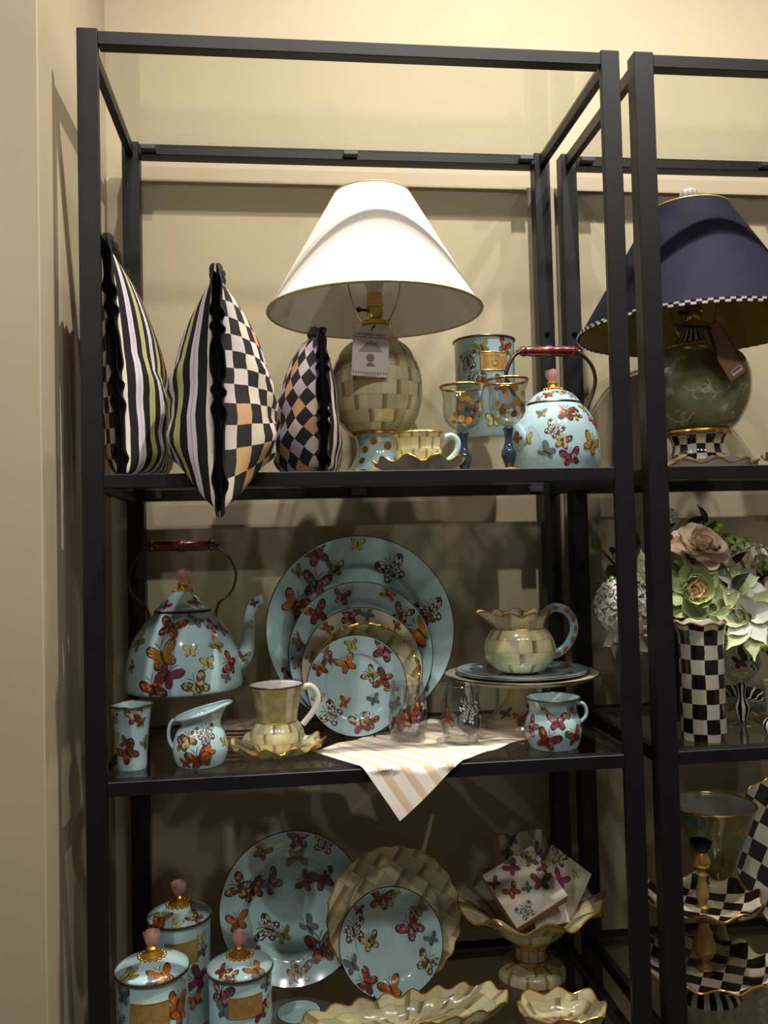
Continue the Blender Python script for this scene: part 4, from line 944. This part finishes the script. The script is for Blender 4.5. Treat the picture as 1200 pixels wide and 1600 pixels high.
bw = [(r*.95, z*.97) for r, z in sm([(.006, .078), (.020, .084), (.033, .098), (.037, .118), (.036, .138), (.041, .158)], 4)]
mb = MB()
for x0, z0, w, h, m in ((.012, .118, .022, .028, 'micro_check'), (.030, .118, .012, .028, 'micro_check')):
    f = S_lathe(bw, x0, z0); rows = [[(lambda q: q[0]+q[1]*.0006)(f(-w/2+w*i/8, -h/2+h*j/5)) for i in range(9)] for j in range(6)]
    mb.grid(rows, m, lambda i, j: (j*.55, i*.9)); mb.fly(f, .001, 0, 'gry')
mb.fly(S_lathe(bw, -.016, .120), .017, 10, 'pur'); obj('printed_pattern', mb, g)['kind'] = 'stuff'
t = thing('stemless_glass', 'clear glass tumbler with black and white striped foot at the right photo edge', 'glass', (1.196, .072, Z2))
mb = MB(); mb.lathe([(0, 0)]+sm([(.030, 0), (.036, .008), (.037, .02), (.031, .03)], 4)+[(0, .03)], 'stripe_glaze', 40, None, 14, .2); obj('foot', mb, t)
op = sm([(.030, .030), (.034, .05), (.036, .09)], 3); mb = MB(); mb.lathe(op+[(r-.0015, z) for r, z in op[::-1]], 'clear_glass', 40); obj('glass_body', mb, t)
mb = MB(); mb.ring(.0355, .001, .09, 'gold', 40, 6); obj('rim', mb, t)
mk_plate('striped_plate', 'black plate with swirling white stripes lying behind the checked goblet', 1.235, .285, .085, 80, Z2, 'stripe_dark', 'gold', [], depth=.12, well=.6)
t = thing('price_sign', 'small white shelf card with grey lines at the right photo edge', 'card', (1.262, .205, Z2), (rad(-6), 0, rad(8)))
obj('card', MB().box((0, 0, .041), (.05, .0014, .075), 'card_white', .0003), t, False); obj('base_bar', MB().box((0, .001, .0025), (.05, .012, .004), 'acrylic', .0005), t, False)
mb = MB()
for k in range(7): mb.box((-.004+.002*(k % 2), -.0010, .066-k*.006), (.034-.004*(k % 3), .0003, .0016), 'print_grey2', 0)
obj('printed_lines', mb, t, False)['kind'] = 'stuff'
t = thing('goblet_vase', 'large green swirled footed vase with gold rim on the lower shelf', 'vase', (1.152, .268, Z3))
op = sm([(.054, .004), (.050, .014), (.030, .030), (.018, .060), (.020, .100), (.034, .160), (.055, .225), (.074, .280), (.083, .303)], 5)
mb = MB(); mb.lathe([(0, 0), (.055, 0)]+op+[(.081, .3035, 'grey_glaze')]+[(r-.004, z) for r, z in op[::-1][1:-22]]+[(0, .11)], 'vase_swirl', 72); obj('vase_body', mb, t)
mb = MB(); mb.ring(.0825, .002, .3035, 'gold', 80, 6); obj('rim', mb, t)
mk_plate('checked_platter', 'black and white checked scalloped platter leaning at the right photo edge', 1.385, .335, .165, 14, Z3, 'courtly', 'gold', [], depth=.08, well=.72, planar=.036, scl=(14, .03, .002), lift=.012, cat='platter')
stand_wire((1.385, .372, Z3), .06, .16, .05, 'black wire easel holding the checked platter')
t = thing('tiered_stand', 'two tiered black and white checked cake stand with gold stems and black rose knob', 'cake stand', (1.066, .148, Z3))
mb = MB(); mb.lathe([(0, 0), (.062, 0)]+sm([(.064, .003), (.060, .012), (.046, .024), (.026, .034), (.024, .040)], 4)+[(0, .04)], 'stripe_glaze', 56, None, 18, .2); obj('foot', mb, t)
def wavy(R, z0, h, k):
    tp = sm([(0, .004), (R*.5, .006), (R*.75, h*.35), (R*.92, h*.8), (R, h)], 4)
    def mod(s, th, r, z):
        w = max(0, (r/R-.6)/.4)**1.4; return r*(1+.035*w*cos(k*th+.5)), z+z0+.0065*w*cos(k*th+1.1)
    mb = MB(); mb.lathe([(0, 0), (R*.48, .001), (R*.75, h*.35-.004), (R, h-.003)]+tp[::-1], 'courtly', 108, mod, planar=.033); o = obj('dish', mb, t)
    b = MB(); b.ring(R, .0018, 0, 'gold', 132, 6, lambda th: mod(1, th, R, h-.001)); obj('rim', b, o)
wavy(.118, .038, .022, 11); wavy(.104, .152, .026, 10)
mb = MB(); mb.lathe([(0, .043)]+sm([(.014, .043), (.015, .047), (.008, .052), (.009, .060), (.019, .075), (.0205, .086), (.013, .112), (.008, .130), (.012, .146), (.014, .152)], 4), 'gold_dull', 32); obj('stem', mb, t)
mb = MB(); mb.lathe([(0, .157)]+sm([(.013, .157), (.008, .163), (.012, .180), (.008, .200), (.006, .212), (.011, .216), (.006, .221), (.010, .225)], 4)+[(0, .225)], 'gold_dull', 28); obj('stem', mb, t)
mb = MB(); mb.lathe(sm([(.008, .225), (.015, .232), (.016, .242), (.010, .256), (.006, .260)], 4)+[(0, .26)], 'gold', 24); obj('knob_base', mb, t)
mb = MB(); rose(mb, (0, 0, .253), .019, .026, 'ruffle_black'); obj('rose_knob', mb, t)

# ------------------------------------------------------------------ flower arrangement
random.seed(11)
FA = thing('flower_arrangement', 'bouquet of white, green and peach silk flowers behind the checked vase', 'flowers', (1.085, .262, Z2))
O0 = Vector((1.085, .262, Z2))
mb = MB(); op = sm([(.035, 0), (.042, .02), (.044, .06), (.036, .11), (.034, .15), (.040, .165)], 4); mb.lathe([(0, 0)]+op+[(r-.003, z) for r, z in op[::-1][:-6]]+[(0, .02)], 'black_plastic', 40); obj('vase', mb, FA)
def petal_mesh(name, L, Wd, cup, curl, m, tip=.5, ruff=0.0):
    rows = []
    for i in range(6):
        s = i/5; wd = Wd*(sin(PI*min(1, s**tip*.93+.04))**.8 if tip > .7 else (.18+.82*s**.6)*(1-.45*s**7))
        rows.append([(q*wd, -cup*q*q*(1-.4*s)+curl*s*s+ruff*sin(q*7+s*4), L*s-.12*L*q*q*s) for q in (-1, -.5, 0, .5, 1)])
    b = MB(); b.grid(rows, m); b.grid([[(x, y-.0006, z) for x, y, z in r[::-1]] for r in rows], m)
    o = obj(name, b); me = o.data; bpy.data.objects.remove(o); return me
def put(me, name, parent, M): o = bpy.data.objects.new(name, me); C.objects.link(o); o.parent = parent; o.matrix_local = M; return o
def head(name, P, D, core_m, cr):
    b = MB(); b.ball((0, 0, cr*.5), cr, core_m, 14, (1, 1, .8))
    o = obj(name, b, FA); o.location = Vector(P)-O0; o.rotation_euler = Vector(D).to_track_quat('Z', 'Y').to_euler(); return o
def peony(P, D, R, m, m2):
    h = head('peony', P, D, m2, R*.28)
    for n, tilt, L, Wd in ((4, 8, .5, .34), (5, 24, .68, .42), (7, 44, .85, .46), (8, 66, .98, .5), (7, 84, 1.0, .5)):
        me = petal_mesh('petal', R*L, R*Wd, R*.22, -R*.12 if tilt < 60 else R*.05, m2 if tilt < 30 else m, .62, R*.03)
        for k in range(n):
            M = Matrix.Rotation(TAU*k/n+tilt, 4, 'Z') @ Matrix.Rotation(-rad(tilt+random.uniform(-6, 6)), 4, 'X'); put(me, 'petal', h, M)
def star(P, D, R, m, n=8, core='stamen', m2=None):
    h = head('magnolia', P, D, core, R*.13)
    for j, (nn, tilt, L) in enumerate(((n, 76, 1.0), (max(3, n//2), 58, .72))):
        me = petal_mesh('petal', R*L, R*.27, R*.10, R*.06, m if j == 0 else (m2 or m), .85)
        for k in range(nn):
            M = Matrix.Rotation(TAU*k/nn+j*.5+random.uniform(-.1, .1), 4, 'Z') @ Matrix.Rotation(-rad(tilt+random.uniform(-12, 12)), 4, 'X') @ Matrix.Translation((0, 0, R*.05)); put(me, 'petal', h, M)
def hydrangea(P, R, m):
    b = MB()
    for k in range(70):
        z = 1-2*(k+.5)/70; a = k*2.39996; d = Vector((math.sqrt(1-z*z)*cos(a), math.sqrt(1-z*z)*sin(a), z)); q = d.to_track_quat('Z', 'Y').to_matrix()
        rr = R*random.uniform(.85, 1.05)
        for c in range(4):
            an = TAU*c/4+k; s = R*.40
            pts = [(0, 0, 0), (s*.7*cos(an-.45), s*.7*sin(an-.45), s*.14), (s*cos(an), s*sin(an), s*.05), (s*.7*cos(an+.45), s*.7*sin(an+.45), s*.14)]
            b.face([b.p(d*rr+q @ Vector(p)) for p in pts], m)
    o = obj('hydrangea', b, FA, False); o.location = Vector(P)-O0; o['kind'] = 'stuff'; return o
V = Vector
peony((1.103, .195, 1.468), (.1, -.75, .6), .060, 'petal_peach', 'petal_peach'); peony((1.080, .185, 1.394), (-.1, -1, .1), .066, 'petal_lime', 'petal_peach')
star((1.163, .135, 1.345), (-.1, -1, .15), .080, 'petal_green', 8, 'stamen', 'petal_white'); star((1.165, .165, 1.405), (.25, -.8, .45), .060, 'petal_white', 6, 'petal_green', 'petal_green')
peony((1.140, .150, 1.350), (0, -1, -.1), .045, 'petal_lime', 'petal_green'); peony((1.262, .195, 1.370), (.2, -1, .1), .055, 'petal_pale', 'petal_pale'); peony((1.165, .26, 1.455), (.4, -.7, .5), .045, 'petal_pale', 'petal_peach')
star((.965, .215, 1.318), (-.6, -.6, -.35), .058, 'petal_white', 6, 'petal_green'); peony((1.000, .21, 1.345), (-.2, -1, 0), .040, 'petal_peach', 'petal_peach'); star((1.005, .22, 1.43), (0, -1, .3), .045, 'petal_green', 6, 'petal_green')
peony((1.13, .20, 1.415), (.2, -.9, .3), .045, 'petal_lime', 'petal_lime'); peony((1.235, .23, 1.425), (.3, -.8, .4), .05, 'petal_pale', 'petal_lime'); hydrangea((1.125, .24, 1.375), .05, 'petal_lime'); hydrangea((1.02, .25, 1.40), .05, 'petal_white')
hydrangea((.962, .225, 1.368), .050, 'petal_white'); hydrangea((1.215, .285, 1.452), .050, 'petal_lime'); hydrangea((1.26, .27, 1.425), .05, 'petal_pale'); hydrangea((1.070, .27, 1.53), .030, 'petal_white')
me = petal_mesh('leaf', .040, .014, .004, .008, 'leaf_dark', .75); me2 = petal_mesh('leaf', .036, .012, .004, .01, 'leaf_mid', .75)
for i, (P, D) in enumerate([((.930, .26, 1.475), (-.3, -.2, .9)), ((.945, .25, 1.445), (.3, -.4, -.8)), ((.960, .25, 1.46), (-.2, -.5, .5)), ((.940, .25, 1.41), (-.8, -.3, .2)), ((.955, .22, 1.30), (-.5, -.2, -.9)), ((1.000, .25, 1.475), (.1, -.3, .9)), ((1.030, .24, 1.46), (-.4, -.3, .8)), ((1.06, .25, 1.50), (.5, -.3, .8)), ((1.115, .25, 1.515), (.4, -.4, .5)), ((1.148, .25, 1.50), (.5, -.4, .6)), ((1.150, .24, 1.49), (.3, -.5, -.7)), ((1.150, .25, 1.525), (-.3, -.2, .9)), ((1.125, .16, 1.43), (.8, -.3, .5)), ((1.14, .13, 1.40), (.3, -.5, .7)), ((1.17, .2, 1.45), (.9, -.3, .3)), ((1.05, .18, 1.43), (-.5, -.5, .6)), ((1.07, .18, 1.45), (.2, -.8, .2)), ((1.205, .15, 1.29), (.3, -.6, -.6)), ((1.16, .15, 1.29), (-.2, -.6, -.7)), ((1.02, .24, 1.40), (-.7, -.4, .1)), ((1.0, .23, 1.38), (.2, -.7, .5)), ((1.23, .2, 1.41), (.4, -.6, .5))]):
    q = V(D).to_track_quat('Z', 'Y').to_matrix().to_4x4(); q.translation = V(P)-O0
    put(me if i % 3 else me2, 'leaf', FA, q @ Matrix.Rotation(i*1.3, 4, 'Z'))
bb = MB(); bb.ball((0, 0, 0), .0075, 'berry', 12); tmp = obj('berry', bb); bme = tmp.data; bpy.data.objects.remove(tmp)
for P in ((.944, .225, 1.418), (.954, .222, 1.411), (.948, .224, 1.404), (.936, .23, 1.408), (.958, .226, 1.42), (1.176, .098, 1.292), (1.215, .095, 1.285), (1.222, .10, 1.299), (1.228, .095, 1.268), (1.205, .1, 1.294), (1.120, .22, 1.508), (1.158, .22, 1.508), (1.164, .22, 1.515), (.955, .23, 1.463)): put(bme, 'berry', FA, Matrix.Translation(V(P)-O0))
for P in ((.962, .235, 1.368), (1.165, .25, 1.40), (1.10, .23, 1.44), (1.09, .2, 1.37), (1.215, .28, 1.44), (1.15, .255, 1.53), (.935, .26, 1.478), (1.19, .16, 1.335), (1.255, .22, 1.37), (1.005, .235, 1.42), (1.06, .27, 1.53)):
    Pv = V(P)-O0; b = MB(); b.tube(sm([(0, 0, .02), (Pv.x*.12, Pv.y*.1, .165), (Pv.x*.55, Pv.y*.55, .165+(Pv.z-.165)*.55), tuple(Pv)], 4), .0026, 'stem_green', 6); obj('stem', b, FA)
